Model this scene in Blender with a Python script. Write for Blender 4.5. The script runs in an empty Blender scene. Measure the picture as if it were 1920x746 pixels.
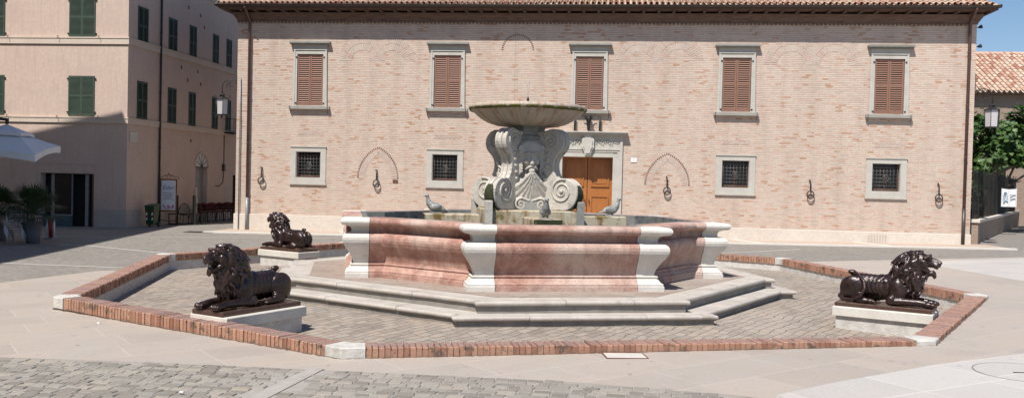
import bpy, bmesh, math, random
from mathutils import Vector, Matrix, Euler
R = math.radians; PI = math.pi
random.seed(7)
scene = bpy.context.scene
COL = scene.collection

# ------------------------------------------------------------------ materials
class NT:
    def __init__(s, name):
        s.m = bpy.data.materials.new(name); s.m.use_nodes = True
        s.t = s.m.node_tree; s.t.nodes.clear()
        s.out = s.n('ShaderNodeOutputMaterial'); s.b = s.n('ShaderNodeBsdfPrincipled')
        s.l(s.b.outputs[0], s.out.inputs[0])
    def n(s, ty, **k):
        nd = s.t.nodes.new(ty)
        for a, v in k.items(): setattr(nd, a, v)
        return nd
    def l(s, a, b): s.t.links.new(a, b)
    def coord(s, rot=0, sc=(1, 1, 1), kind='Object', rx=0):
        tc = s.n('ShaderNodeTexCoord'); mp = s.n('ShaderNodeMapping')
        mp.inputs['Rotation'].default_value = (rx, 0, rot); mp.inputs['Scale'].default_value = sc
        s.l(tc.outputs[kind], mp.inputs[0]); return mp.outputs[0]
    def noise(s, co, scale, detail=4, rough=.55, dist=0):
        nd = s.n('ShaderNodeTexNoise'); nd.inputs['Scale'].default_value = scale
        nd.inputs['Detail'].default_value = detail; nd.inputs['Roughness'].default_value = rough
        nd.inputs['Distortion'].default_value = dist
        if co is not None: s.l(co, nd.inputs['Vector'])
        return nd.outputs['Fac']
    def ramp(s, f, stops, interp='LINEAR'):
        nd = s.n('ShaderNodeValToRGB'); cr = nd.color_ramp; cr.interpolation = interp
        while len(cr.elements) > 1: cr.elements.remove(cr.elements[-1])
        for i, (p, c) in enumerate(stops):
            e = cr.elements[0] if i == 0 else cr.elements.new(p)
            e.position = p; e.color = (c, c, c, 1) if isinstance(c, (int, float)) else (*c, 1)
        s.l(f, nd.inputs[0]); return nd.outputs[0]
    def mix(s, f, a, b, mode='MIX'):
        nd = s.n('ShaderNodeMix', data_type='RGBA', blend_type=mode)
        for i, v in ((0, f), (6, a), (7, b)):
            if isinstance(v, bpy.types.NodeSocket): s.l(v, nd.inputs[i])
            elif isinstance(v, (int, float)): nd.inputs[i].default_value = v if i == 0 else (v, v, v, 1)
            else: nd.inputs[i].default_value = (*v, 1)
        return nd.outputs[2]
    def math(s, op, a, b=0.0, clamp=False):
        nd = s.n('ShaderNodeMath', operation=op, use_clamp=clamp)
        for i, v in ((0, a), (1, b)):
            if isinstance(v, bpy.types.NodeSocket): s.l(v, nd.inputs[i])
            else: nd.inputs[i].default_value = v
        return nd.outputs[0]
    def bump(s, h, strength=.5, dist=.01, prev=None):
        nd = s.n('ShaderNodeBump'); nd.inputs['Strength'].default_value = strength
        nd.inputs['Distance'].default_value = dist; s.l(h, nd.inputs['Height'])
        if prev is not None: s.l(prev, nd.inputs['Normal'])
        return nd.outputs[0]
    def fin(s, col, rough=.8, nrm=None, metal=0, spec=None):
        if isinstance(col, bpy.types.NodeSocket): s.l(col, s.b.inputs['Base Color'])
        else: s.b.inputs['Base Color'].default_value = (*col, 1)
        if isinstance(rough, bpy.types.NodeSocket): s.l(rough, s.b.inputs['Roughness'])
        else: s.b.inputs['Roughness'].default_value = rough
        if nrm is not None: s.l(nrm, s.b.inputs['Normal'])
        s.b.inputs['Metallic'].default_value = metal
        if spec is not None: s.b.inputs['Specular IOR Level'].default_value = spec
        return s.m
    def sepz(s, co, ax='Z'):
        nd = s.n('ShaderNodeSeparateXYZ'); s.l(co, nd.inputs[0]); return nd.outputs[ax]

MT = {}
def stone(name, c1, c2, scale=3, rough=.8, bump=.3, bd=.01, dirt=None, dirt_sc=6, dirt_lo=.55, streak=None, island=0, sc=(1, 1, 1)):
    s = NT(name); co = s.coord(sc=sc)
    f = s.noise(co, scale, 8, .6)
    c = s.mix(s.ramp(f, [(.32, 0), (.68, 1)]), c1, c2)
    fine = s.noise(co, scale * 14, 4, .7)
    c = s.mix(.35, c, s.ramp(fine, [(.2, .35), (.75, 1.0)]), 'MULTIPLY')
    if island:
        g = s.n('ShaderNodeNewGeometry')
        c = s.mix(1.0, c, s.ramp(g.outputs['Random Per Island'], [(0, 1 - island), (1, 1.0)]), 'MULTIPLY')
    if dirt:
        d = s.noise(co, dirt_sc, 8, .68, .4)
        c = s.mix(s.ramp(d, [(dirt_lo, 0), (dirt_lo + .14, 1)]), c, dirt)
    if streak:
        co2 = s.coord(sc=(9, 9, .8)); d = s.noise(co2, 1.0, 5, .6)
        c = s.mix(s.ramp(d, [(.5, 0), (.72, 1)]), c, streak)
    h = s.noise(co, scale * 6, 8, .7)
    MT[name] = s.fin(c, rough, s.bump(h, bump, bd)); return MT[name]

def plain(name, c, rough=.5, metal=0, var=.25, scale=8, bump=.08):
    s = NT(name); co = s.coord(); f = s.noise(co, scale, 5, .6)
    cc = s.mix(s.ramp(f, [(.3, 0), (.7, 1)]), tuple(x * (1 - var) for x in c), tuple(min(1, x * (1 + var * .5)) for x in c))
    MT[name] = s.fin(cc, rough, s.bump(f, bump, .01), metal); return MT[name]

def brickmat(name, ramp, w, h, mortar, mcol, rx=PI / 2, rot=0, rough=.85, bump=.6, bd=.012, patch=None, dist=.006, msmooth=.1, patch_sc=.8, big=None, spots=None):
    s = NT(name); co = s.coord(rot=0, rx=0)
    if rx:   # map (x,z) of a wall on to the brick plane
        sp = s.n('ShaderNodeSeparateXYZ'); s.l(co, sp.inputs[0]); cb = s.n('ShaderNodeCombineXYZ')
        s.l(s.math('ADD', sp.outputs[0], sp.outputs[1]), cb.inputs[0]); s.l(sp.outputs[2], cb.inputs[1]); co2 = cb.outputs[0]
    else: co2 = s.coord(rot=rot)
    nz = s.n('ShaderNodeTexNoise'); nz.inputs['Scale'].default_value = 2.2; nz.inputs['Detail'].default_value = 3; s.l(co2, nz.inputs['Vector'])
    v1 = s.n('ShaderNodeVectorMath', operation='SUBTRACT'); s.l(nz.outputs['Color'], v1.inputs[0]); v1.inputs[1].default_value = (.5, .5, .5)
    v2 = s.n('ShaderNodeVectorMath', operation='SCALE'); s.l(v1.outputs[0], v2.inputs[0]); v2.inputs['Scale'].default_value = dist * 8
    v3 = s.n('ShaderNodeVectorMath', operation='ADD'); s.l(co2, v3.inputs[0]); s.l(v2.outputs[0], v3.inputs[1])
    b = s.n('ShaderNodeTexBrick'); s.l(v3.outputs[0], b.inputs['Vector'])
    b.inputs['Scale'].default_value = 1; b.inputs['Brick Width'].default_value = w; b.inputs['Row Height'].default_value = h
    b.inputs['Mortar Size'].default_value = mortar; b.inputs['Mortar Smooth'].default_value = msmooth
    b.inputs['Color1'].default_value = (0, 0, 0, 1); b.inputs['Color2'].default_value = (1, 1, 1, 1); b.inputs['Mortar'].default_value = (.5, .5, .5, 1)
    b.offset = .5; b.squash = .8; b.squash_frequency = 3
    val = s.n('ShaderNodeRGBToBW'); s.l(b.outputs['Color'], val.inputs[0]); v = val.outputs[0]
    if patch:
        pn = s.noise(co2, patch_sc, 4, .6, .3); v = s.math('ADD', v, s.math('MULTIPLY', s.math('SUBTRACT', pn, .5), patch), True)
    c = s.ramp(v, ramp)
    fine = s.noise(co2, 40, 5, .7)
    c = s.mix(.45, c, s.ramp(fine, [(.2, .45), (.7, 1)]), 'MULTIPLY')
    if big:
        bn = s.noise(co2, big[0], 6, .6, .5); c = s.mix(s.ramp(bn, [(.45, 0), (.75, big[2])]), c, big[1])
    c = s.mix(b.outputs['Fac'], c, mcol)
    if spots:
        sp1 = s.noise(co2, 5.5, 3, .5, .2); c = s.mix(s.ramp(sp1, [(.68, 0), (.72, spots)]), c, (.17, .15, .13))
        sp2 = s.noise(co2, 1.1, 7, .72, .8); c = s.mix(s.ramp(sp2, [(.50, 0), (.72, spots * .6)]), c, (.27, .24, .215))
        sp3 = s.noise(co2, .45, 5, .6, .5); c = s.mix(s.ramp(sp3, [(.40, 0), (.65, spots * .5)]), c, (.43, .35, .29))
    hh = s.math('ADD', s.math('MULTIPLY', b.outputs['Fac'], -1.0), s.math('MULTIPLY', fine, .5))
    hh = s.math('ADD', hh, s.math('MULTIPLY', v, .35))
    MT[name] = s.fin(c, rough, s.bump(hh, bump, bd)); return MT[name]

# facade brick: narrow cream bricks with rosy and orange ones in patches, bed joints darkened by painted shadow lines
def facade():
    FB = [(0, (.57, .455, .37)), (.35, (.67, .545, .45)), (.62, (.66, .52, .425)), (.84, (.64, .475, .385)), (.94, (.61, .42, .33)), (.985, (.56, .34, .22)), (1, (.50, .29, .19))]
    brickmat('facade_brick', FB, .25, .0685, .006, (.50, .41, .34), patch=1.0, bump=.6, bd=.012, dist=.004, patch_sc=1.6, big=(.35, (.60, .48, .41), .45))
    m = MT['facade_brick']; t = m.node_tree; b1 = [n for n in t.nodes if n.type == 'TEX_BRICK'][0]; pb = [n for n in t.nodes if n.type == 'BSDF_PRINCIPLED'][0]
    b2 = t.nodes.new('ShaderNodeTexBrick'); b2.offset = 0; b2.squash = 1
    for k, v in (('Scale', 1), ('Brick Width', 400), ('Row Height', .0685), ('Mortar Size', .012), ('Mortar Smooth', .7)): b2.inputs[k].default_value = v
    vec = b1.inputs['Vector'].links[0].from_socket; t.links.new(vec, b2.inputs['Vector'])
    nz = t.nodes.new('ShaderNodeTexNoise'); nz.inputs['Scale'].default_value = 3.5; nz.inputs['Detail'].default_value = 5; nz.inputs['Roughness'].default_value = .7
    mp = t.nodes.new('ShaderNodeMapping'); mp.inputs['Scale'].default_value = (.6, 3, 1); t.links.new(vec, mp.inputs[0]); t.links.new(mp.outputs[0], nz.inputs['Vector'])
    rp = t.nodes.new('ShaderNodeMapRange'); rp.inputs[1].default_value = .30; rp.inputs[2].default_value = .68; rp.inputs[3].default_value = .15; rp.inputs[4].default_value = .95; t.links.new(nz.outputs['Fac'], rp.inputs[0])
    mu = t.nodes.new('ShaderNodeMath'); mu.operation = 'MULTIPLY'; t.links.new(b2.outputs['Fac'], mu.inputs[0]); t.links.new(rp.outputs[0], mu.inputs[1])
    old = pb.inputs['Base Color'].links[0].from_socket; mx = t.nodes.new('ShaderNodeMix'); mx.data_type = 'RGBA'; t.links.new(mu.outputs[0], mx.inputs[0]); t.links.new(old, mx.inputs[6]); mx.inputs[7].default_value = (.31, .235, .185, 1)  # dark course lines: mortar tone plus the joints' shade painted as colour
    n3 = t.nodes.new('ShaderNodeTexNoise'); n3.inputs['Scale'].default_value = 1; n3.inputs['Detail'].default_value = 6; m3 = t.nodes.new('ShaderNodeMapping'); m3.inputs['Scale'].default_value = (2.2, .22, 1); t.links.new(vec, m3.inputs[0]); t.links.new(m3.outputs[0], n3.inputs['Vector'])
    r3 = t.nodes.new('ShaderNodeMapRange'); r3.inputs[1].default_value = .45; r3.inputs[2].default_value = .75; r3.inputs[3].default_value = 0; r3.inputs[4].default_value = .5; t.links.new(n3.outputs['Fac'], r3.inputs[0])
    x3 = t.nodes.new('ShaderNodeMix'); x3.data_type = 'RGBA'; x3.blend_type = 'MULTIPLY'; t.links.new(r3.outputs[0], x3.inputs[0]); t.links.new(mx.outputs[2], x3.inputs[6]); x3.inputs[7].default_value = (.72, .70, .68, 1)
    t.links.new(x3.outputs[2], pb.inputs['Base Color'])
facade()
brickmat('dark_brick', [(0, (.21, .12, .09)), (.5, (.27, .16, .11)), (1, (.19, .09, .065))], .27, .0685, .009, (.2, .15, .12), bump=.9, bd=.02)
brickmat('low_wall_brick', [(0, (.36, .27, .2)), (.5, (.42, .32, .25)), (1, (.38, .24, .17))], .26, .07, .01, (.3, .24, .19), bump=.9, bd=.02, patch=.6)
brickmat('sett_paving', [(0, (.20, .18, .155)), (.5, (.26, .235, .205)), (1, (.33, .30, .265))], .15, .10, .012, (.22, .20, .18), rx=0, rot=.12, bump=.9, bd=.03, dist=.012, patch=.5, big=(.25, (.28, .255, .225), .5))
brickmat('inner_paving', [(0, (.23, .19, .155)), (.45, (.30, .25, .205)), (.8, (.35, .295, .24)), (1, (.36, .28, .215))], .30, .15, .008, (.13, .105, .085), rx=0, rot=-.95, bump=.9, bd=.025, dist=.026, patch=.6, big=(.5, (.38, .345, .30), .5), msmooth=.3, spots=.5)
brickmat('platform_paving', [(0, (.27, .20, .16)), (.5, (.34, .265, .215)), (1, (.33, .26, .22))], .42, .2, .004, (.2, .15, .12), rx=0, rot=.1, bump=.5, bd=.01, dist=.02, patch=.6, big=(.9, (.36, .34, .31), .6))
brickmat('slab_paving', [(0, (.385, .332, .286)), (.5, (.425, .368, .316)), (1, (.445, .378, .318))], 1.5, .75, .0045, (.50, .465, .42), rx=0, rot=-.62, bump=.15, bd=.004, dist=.004, patch=.5, rough=.55, big=(1.3, (.37, .345, .32), .8), msmooth=0, spots=.6)
brickmat('white_slab', [(0, (.48, .45, .42)), (.5, (.51, .48, .45)), (1, (.53, .50, .465))], 1.3, .8, .005, (.68, .64, .6), rx=0, rot=-.5, bump=.15, bd=.004, dist=.004, patch=.4, rough=.55, big=(.9, (.50, .47, .44), .5), msmooth=0, spots=.35)
brickmat('pavement_brick', [(0, (.44, .33, .26)), (1, (.5, .4, .32))], .24, .07, .006, (.4, .33, .28), rx=0, rot=-.1, bump=.4, patch=.4)
stone('pale_strip', (.55, .52, .47), (.62, .58, .53), 4, .6, .2)
stone('cobble_strip_stone', (.34, .31, .28), (.42, .39, .355), 5, .8, .4)
stone('edge_stone', (.66, .62, .56), (.72, .68, .62), 3, .6, .2)
stone('plinth_render', (.62, .55, .47), (.70, .63, .55), .8, .8, .15, dirt=(.55, .43, .33), dirt_sc=.9, dirt_lo=.62)
stone('frame_stone', (.48, .45, .40), (.57, .54, .48), 2.5, .8, .25, dirt=(.40, .375, .34), dirt_sc=2.5, dirt_lo=.6)
stone('frame_dark', (.30, .285, .25), (.38, .36, .32), 3, .8, .3, dirt=(.22, .21, .17), dirt_sc=3, dirt_lo=.58)
stone('green_stone', (.20, .20, .17), (.27, .26, .22), 5, .8, .3)
stone('white_stone', (.58, .55, .50), (.73, .70, .645), 3, .65, .55, .014, dirt=(.42, .39, .34), dirt_sc=4.5, dirt_lo=.60)
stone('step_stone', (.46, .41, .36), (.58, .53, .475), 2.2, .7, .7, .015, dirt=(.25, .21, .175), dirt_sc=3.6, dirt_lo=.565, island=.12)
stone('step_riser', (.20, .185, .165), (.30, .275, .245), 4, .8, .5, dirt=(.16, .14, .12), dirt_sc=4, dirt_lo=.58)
stone('lining_stone', (.10, .105, .105), (.24, .24, .23), 5, .6, .6, .02, dirt=(.05, .05, .045), dirt_sc=6, dirt_lo=.55)
stone('plinth_marble', (.56, .52, .455), (.68, .645, .58), 3, .7, .35, dirt=(.48, .35, .22), dirt_sc=2, dirt_lo=.66)
stone('rough_white', (.48, .46, .42), (.68, .65, .6), 6, .8, .8, .02, dirt=(.28, .27, .25), dirt_sc=4, dirt_lo=.58)
stone('kerb_base_stone', (.48, .46, .43), (.68, .65, .61), 5, .8, .7, .02, dirt=(.22, .2, .18), dirt_sc=5, dirt_lo=.6)
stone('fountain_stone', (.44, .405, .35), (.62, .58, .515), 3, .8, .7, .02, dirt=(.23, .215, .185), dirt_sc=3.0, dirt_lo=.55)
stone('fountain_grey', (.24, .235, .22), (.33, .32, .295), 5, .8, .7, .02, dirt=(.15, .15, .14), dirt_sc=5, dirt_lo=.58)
stone('beam_stone', (.44, .38, .27), (.54, .48, .37), 3, .7, .4, dirt=(.13, .10, .02), dirt_sc=3.5, dirt_lo=.49, streak=(.20, .09, .02))
stone('bird_lead', (.20, .21, .205), (.33, .335, .325), 7, .45, .4, dirt=(.12, .13, .12), dirt_sc=5, dirt_lo=.6)
stone('moss', (.09, .10, .014), (.20, .18, .035), 12, .9, 1, .03, dirt=(.03, .03, .008), dirt_sc=14, dirt_lo=.55)
stone('dark_moss', (.015, .022, .006), (.05, .055, .014), 9, .8, 1, .02, dirt=(.20, .16, .09), dirt_sc=6, dirt_lo=.63)
stone('render_pink', (.59, .45, .375), (.64, .50, .415), .5, .9, .12, dirt=(.50, .385, .325), dirt_sc=.7, dirt_lo=.52, streak=(.47, .365, .31))
stone('render_trim', (.60, .50, .41), (.66, .56, .47), 1, .9, .12, dirt=(.46, .37, .30), dirt_sc=2.5, dirt_lo=.62)
stone('render_base', (.42, .37, .325), (.52, .46, .41), 1.2, .9, .2, dirt=(.33, .29, .26), dirt_sc=1.5, dirt_lo=.56)
stone('ochre_render', (.55, .42, .28), (.6, .47, .32), .6, .9, .15)

def marble_pink():
    s = NT('pink_marble'); co = s.coord()
    f = s.noise(co, 2.6, 12, .74, .5); v = s.noise(co, 8, 10, .75, 1.0); p = s.noise(co, 34, 6, .75); lo = s.noise(co, .9, 3, .5, .3)
    c = s.ramp(f, [(.26, (.23, .115, .09)), (.40, (.36, .19, .15)), (.50, (.46, .27, .215)), (.62, (.56, .38, .31)), (.76, (.62, .49, .42))])
    c = s.mix(s.ramp(lo, [(.46, 0), (.66, .75)]), c, (.60, .48, .41))
    c = s.mix(s.ramp(v, [(.60, 0), (.68, .55)]), c, (.62, .49, .42))
    c = s.mix(s.ramp(v, [(.30, .75), (.37, 0)]), c, (.20, .10, .08))
    c = s.mix(.6, c, s.ramp(p, [(.28, .40), (.52, 1)]), 'MULTIPLY')
    st = s.coord(sc=(5, 5, .35)); c = s.mix(s.ramp(s.noise(st, 1.2, 6, .65), [(.52, 0), (.72, .5)]), c, (.20, .13, .11))
    h = s.math('ADD', s.math('MULTIPLY', v, .8), s.math('MULTIPLY', p, .8))
    MT['pink_marble'] = s.fin(c, .75, s.bump(h, .8, .03), 0, .3)
marble_pink()

def bowl_mat():
    s = NT('bowl_stone'); co = s.coord()
    c = s.mix(s.ramp(s.noise(co, 3, 7, .65), [(.3, 0), (.7, 1)]), (.38, .31, .24), (.52, .44, .36))
    # rust and lime runs follow the slope of the bowl: noise in angle only
    sp = s.n('ShaderNodeSeparateXYZ'); s.l(co, sp.inputs[0])
    an = s.math('ARCTAN2', sp.outputs[1], sp.outputs[0]); cb = s.n('ShaderNodeCombineXYZ'); s.l(s.math('MULTIPLY', an, 3.2), cb.inputs[0]); s.l(s.math('MULTIPLY', sp.outputs[2], .9), cb.inputs[2])
    r1 = s.noise(cb.outputs[0], 1.6, 5, .65)
    c = s.mix(s.ramp(r1, [(.52, 0), (.62, .85)]), c, (.29, .12, .05))
    cb2 = s.n('ShaderNodeCombineXYZ'); s.l(s.math('MULTIPLY', an, 9), cb2.inputs[0]); s.l(s.math('MULTIPLY', sp.outputs[2], 1.2), cb2.inputs[2])
    r2 = s.noise(cb2.outputs[0], 2.2, 5, .7)
    c = s.mix(s.ramp(r2, [(.45, 0), (.62, .75)]), c, (.25, .215, .17))
    MT['bowl_stone'] = s.fin(c, .6, s.bump(s.noise(co, 30, 6, .7), .4, .01))
bowl_mat()

def island_mat(name, stops, rough=.85, bump=.5, sc=30, dirt=None, bd=.008, dlo=.6, dsc=7):
    s = NT(name); co = s.coord(); g = s.n('ShaderNodeNewGeometry')
    c = s.ramp(g.outputs['Random Per Island'], stops)
    f = s.noise(co, sc, 6, .7)
    c = s.mix(.5, c, s.ramp(f, [(.25, .45), (.65, 1)]), 'MULTIPLY')
    if dirt:
        d = s.noise(co, dsc, 6, .65); c = s.mix(s.ramp(d, [(dlo, 0), (dlo + .1, .85)]), c, dirt)
    MT[name] = s.fin(c, rough, s.bump(f, bump, bd))
island_mat('kerb_brick', [(0, (.27, .125, .08)), (.4, (.39, .20, .13)), (.75, (.45, .25, .165)), (1, (.38, .20, .14))], dirt=(.08, .065, .05), dlo=.53, dsc=7)
island_mat('kerb_brick_top', [(0, (.25, .16, .14)), (.5, (.305, .20, .175)), (1, (.28, .175, .15))], dirt=(.17, .12, .10), dlo=.56, dsc=6)
island_mat('roof_tile', [(0, (.62, .45, .33)), (.3, (.55, .36, .26)), (.6, (.64, .51, .40)), (.85, (.46, .23, .15)), (1, (.36, .15, .10))], dirt=(.26, .21, .17), dlo=.62, sc=18)
island_mat('front_setts', [(0, (.20, .18, .155)), (.4, (.26, .235, .205)), (.8, (.31, .285, .25)), (1, (.34, .295, .245))], sc=25, bump=.7)
island_mat('voussoir', [(0, (.53, .43, .36)), (.6, (.60, .50, .43)), (1, (.55, .39, .32))], sc=25)
plain('mortar_light', (.31, .285, .26), .9, var=.15, scale=6)
plain('mortar_dark', (.10, .075, .06), .9)
plain('mortar_mid', (.22, .185, .16), .9)

def bronze():
    s = NT('bronze'); co = s.coord()
    f = s.noise(co, 7, 7, .7); g_ = s.n('ShaderNodeNewGeometry')
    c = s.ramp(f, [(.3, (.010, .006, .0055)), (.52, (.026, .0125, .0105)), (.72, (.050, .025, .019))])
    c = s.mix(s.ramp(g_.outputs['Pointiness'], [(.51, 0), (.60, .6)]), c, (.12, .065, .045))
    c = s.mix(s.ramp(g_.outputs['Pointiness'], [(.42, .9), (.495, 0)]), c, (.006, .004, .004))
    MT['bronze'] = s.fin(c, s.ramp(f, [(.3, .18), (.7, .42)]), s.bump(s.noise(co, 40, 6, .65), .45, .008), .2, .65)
bronze()

def wood(name, c1, c2, rough=.45):
    s = NT(name); co = s.coord(sc=(14, 14, 1.2))
    f = s.noise(co, 2, 8, .65, 1.5)
    MT[name] = s.fin(s.mix(s.ramp(f, [(.3, 0), (.7, 1)]), c1, c2), rough, s.bump(f, .2, .004))
wood('door_wood', (.28, .095, .022), (.43, .17, .045))
wood('rafter_wood', (.09, .05, .035), (.14, .08, .055), .8)
plain('shutter_brown', (.25, .13, .088), .6, var=.12)
plain('shutter_green', (.040, .070, .048), .65, var=.25, scale=3)
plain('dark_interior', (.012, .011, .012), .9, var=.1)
plain('dark_glass', (.012, .014, .016), .3, var=.1)
plain('iron', (.035, .032, .03), .5, .3)
plain('iron_grey', (.13, .125, .12), .5, .3)
plain('copper_pipe', (.13, .07, .06), .5, .2)
plain('gutter_metal', (.075, .06, .052), .45, .3)
plain('grey_pipe', (.27, .28, .29), .5, .2)
plain('lamp_glass', (.50, .48, .48), .35, var=.05)
plain('white_sign', (.78, .78, .76), .5, var=.04)
plain('sign_paper', (.70, .74, .80), .5, var=.04)
plain('sign_blue', (.10, .22, .34), .5, var=.04)
plain('sign_magenta', (.45, .15, .28), .5, var=.1)
plain('bin_green', (.010, .055, .022), .4, var=.15)
plain('dark_red', (.10, .006, .008), .5)
plain('red_plastic', (.32, .02, .02), .45, var=.15)
plain('white_plastic', (.75, .75, .75), .45, var=.05)
plain('rust_brown', (.14, .06, .04), .6)
plain('black_plastic', (.015, .015, .016), .5)
plain('aluminium', (.62, .64, .67), .3, .6, var=.05)
plain('pot_grey', (.12, .13, .15), .7, var=.15)
plain('soil', (.05, .035, .025), .95)
plain('canvas_white', (.66, .67, .68), .9, var=.08, scale=2)
plain('canvas_beige', (.55, .47, .36), .9, var=.1, scale=2)
plain('teal_panel', (.05, .10, .12), .5)
plain('bark', (.16, .13, .10), .9, scale=12, bump=.6)

def leafmat(name, stops, rough=.5):
    s = NT(name); g = s.n('ShaderNodeNewGeometry')
    c = s.ramp(g.outputs['Random Per Island'], stops)
    s.b.inputs['Transmission Weight'].default_value = 0
    tr = s.n('ShaderNodeBsdfTranslucent'); s.l(c, tr.inputs[0]); mx = s.n('ShaderNodeMixShader'); mx.inputs[0].default_value = .28
    s.l(s.b.outputs[0], mx.inputs[1]); s.l(tr.outputs[0], mx.inputs[2]); s.l(mx.outputs[0], s.out.inputs[0])
    MT[name] = s.fin(c, rough)
leafmat('fig_leaf', [(0, (.030, .075, .016)), (.5, (.055, .12, .025)), (.85, (.085, .16, .035)), (1, (.12, .17, .05))])
leafmat('palm_leaf', [(0, (.018, .04, .014)), (1, (.045, .085, .028))])

def water():
    s = NT('water'); co = s.coord(); n = s.noise(co, 9, 4, .6, .5)
    s.b.inputs['IOR'].default_value = 1.33
    MT['water'] = s.fin((.045, .055, .05), .05, s.bump(n, .35, .02))
water()
def jetmat():
    s = NT('water_jet'); s.b.inputs['Transmission Weight'].default_value = .8; s.b.inputs['IOR'].default_value = 1.2
    s.b.inputs['Alpha'].default_value = .45
    MT['water_jet'] = s.fin((.85, .9, .95), .2)
jetmat()

# ------------------------------------------------------------------ mesh builder
class MB:
    def __init__(s, T=None): s.v = []; s.f = []; s.sm = []; s.T = T or Matrix.Identity(4); s.mi = []; s.cur = 0
    def add(s, vs, fs, smooth=False):
        o = len(s.v); s.v += [tuple(s.T @ Vector(p)) for p in vs]
        for f in fs: s.f.append([i + o for i in f]); s.sm.append(smooth); s.mi.append(s.cur)
        return s
    def box(s, x0, x1, y0, y1, z0, z1):
        return s.add([(x0, y0, z0), (x1, y0, z0), (x1, y1, z0), (x0, y1, z0), (x0, y0, z1), (x1, y0, z1), (x1, y1, z1), (x0, y1, z1)],
              [(0, 3, 2, 1), (4, 5, 6, 7), (0, 1, 5, 4), (1, 2, 6, 5), (2, 3, 7, 6), (3, 0, 4, 7)])
    def bbox(s, x0, x1, y0, y1, z0, z1, b=.006):
        # box with bevelled upper rim (all four top edges) and vertical edges
        def ring(d, z): return [(x0 + d, y0 + d, z), (x1 - d, y0 + d, z), (x1 - d, y1 - d, z), (x0 + d, y1 - d, z)]
        vs = ring(0, z0) + ring(0, z1 - b) + ring(b, z1)
        fs = [(3, 2, 1, 0), (8, 9, 10, 11)]
        for k in (0, 4):
            for i in range(4): j = (i + 1) % 4; fs.append((k + i, k + j, k + 4 + j, k + 4 + i))
        return s.add(vs, fs)
    def quad(s, *p): return s.add(p, [tuple(range(len(p)))])
    def prism(s, poly, z0, z1, axis='z'):
        n = len(poly)
        if axis == 'z': a = [(p[0], p[1], z0) for p in poly]; b = [(p[0], p[1], z1) for p in poly]
        else: a = [(p[0], z0, p[1]) for p in poly]; b = [(p[0], z1, p[1]) for p in poly]
        fs = [tuple(range(n))[::-1], tuple(range(n, 2 * n))]
        for i in range(n): j = (i + 1) % n; fs.append((i, j, n + j, n + i))
        return s.add(a + b, fs)
    def lathe(s, prof, seg=32, cx=0, cy=0, smooth=True, a0=0, a1=2 * PI, lobes=0, lobe_d=0):
        full = abs(a1 - a0 - 2 * PI) < 1e-4; m = seg if full else seg + 1
        vs = []
        for r, z in prof:
            for i in range(m):
                a = a0 + (a1 - a0) * i / seg
                rr = r * (1 + lobe_d * abs(math.cos(a * lobes / 2))) if lobes else r
                vs.append((cx + rr * math.cos(a), cy + rr * math.sin(a), z))
        fs = []
        for k in range(len(prof) - 1):
            for i in range(seg):
                j = (i + 1) % m if full else i + 1
                fs.append((k * m + i, k * m + j, (k + 1) * m + j, (k + 1) * m + i))
        return s.add(vs, fs, smooth)
    def tube(s, pts, r, seg=8, closed=False, cap=True):
        P = [Vector(p) for p in pts]; n = len(P); rr = r if isinstance(r, (list, tuple)) else [r] * n
        up = Vector((0, 0, 1)); vs = []; prev = None
        for i in range(n):
            a = P[(i - 1) % n] if (closed or i > 0) else P[i]; b = P[(i + 1) % n] if (closed or i < n - 1) else P[i]
            t = (b - a).normalized()
            if prev is None:
                q = t.cross(up)
                if q.length < .1: q = t.cross(Vector((1, 0, 0)))
            else: q = prev - t * prev.dot(t)
            q.normalize(); prev = q; w = t.cross(q)
            for k in range(seg):
                an = 2 * PI * k / seg; vs.append(tuple(P[i] + (q * math.cos(an) + w * math.sin(an)) * rr[i]))
        fs = []
        for i in range(n if closed else n - 1):
            j = (i + 1) % n
            for k in range(seg): l = (k + 1) % seg; fs.append((i * seg + k, i * seg + l, j * seg + l, j * seg + k))
        if not closed and cap: fs += [tuple(range(seg))[::-1], tuple(range((n - 1) * seg, n * seg))]
        return s.add(vs, fs, seg > 5)
    def ball(s, c, r, sub=2, M=None):
        bm = bmesh.new(); bmesh.ops.create_icosphere(bm, subdivisions=sub, radius=1)
        if isinstance(r, (int, float)): r = (r, r, r)
        S = Matrix.Diagonal((*r, 1)); X = Matrix.Translation(c) @ (M or Matrix.Identity(4)) @ S
        vs = [tuple(X @ v.co) for v in bm.verts]; fs = [tuple(v.index for v in f.verts) for f in bm.faces]; bm.free()
        return s.add(vs, fs, True)
    def chain(s, pts, step=.35, sub=2, ys=1.0):
        # dense spheres along (x,y,z,r) points, to be fused by a remesh
        for a, b in zip(pts, pts[1:]):
            d = (Vector(a[:3]) - Vector(b[:3])).length; n = max(1, int(d / (min(a[3], b[3]) * step)))
            for i in range(n + 1):
                t = i / n; p = [a[k] + (b[k] - a[k]) * t for k in range(4)]
                s.ball(p[:3], (p[3], p[3] * ys, p[3]), sub)
        return s
    def mesh(s, name, mats):
        me = bpy.data.meshes.new(name); me.from_pydata(s.v, [], s.f)
        for m in (mats if isinstance(mats, (list, tuple)) else [mats]): me.materials.append(MT[m])
        me.polygons.foreach_set('use_smooth', s.sm); me.polygons.foreach_set('material_index', s.mi)
        me.update(); return me
    def build(s, name, mats, parent=None, loc=None, rz=0, recalc=False):
        me = s.mesh(name, mats)
        if recalc:
            bm = bmesh.new(); bm.from_mesh(me); bmesh.ops.recalc_face_normals(bm, faces=bm.faces); bm.to_mesh(me); bm.free()
        return link(name, me, parent, loc, rz)

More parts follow.
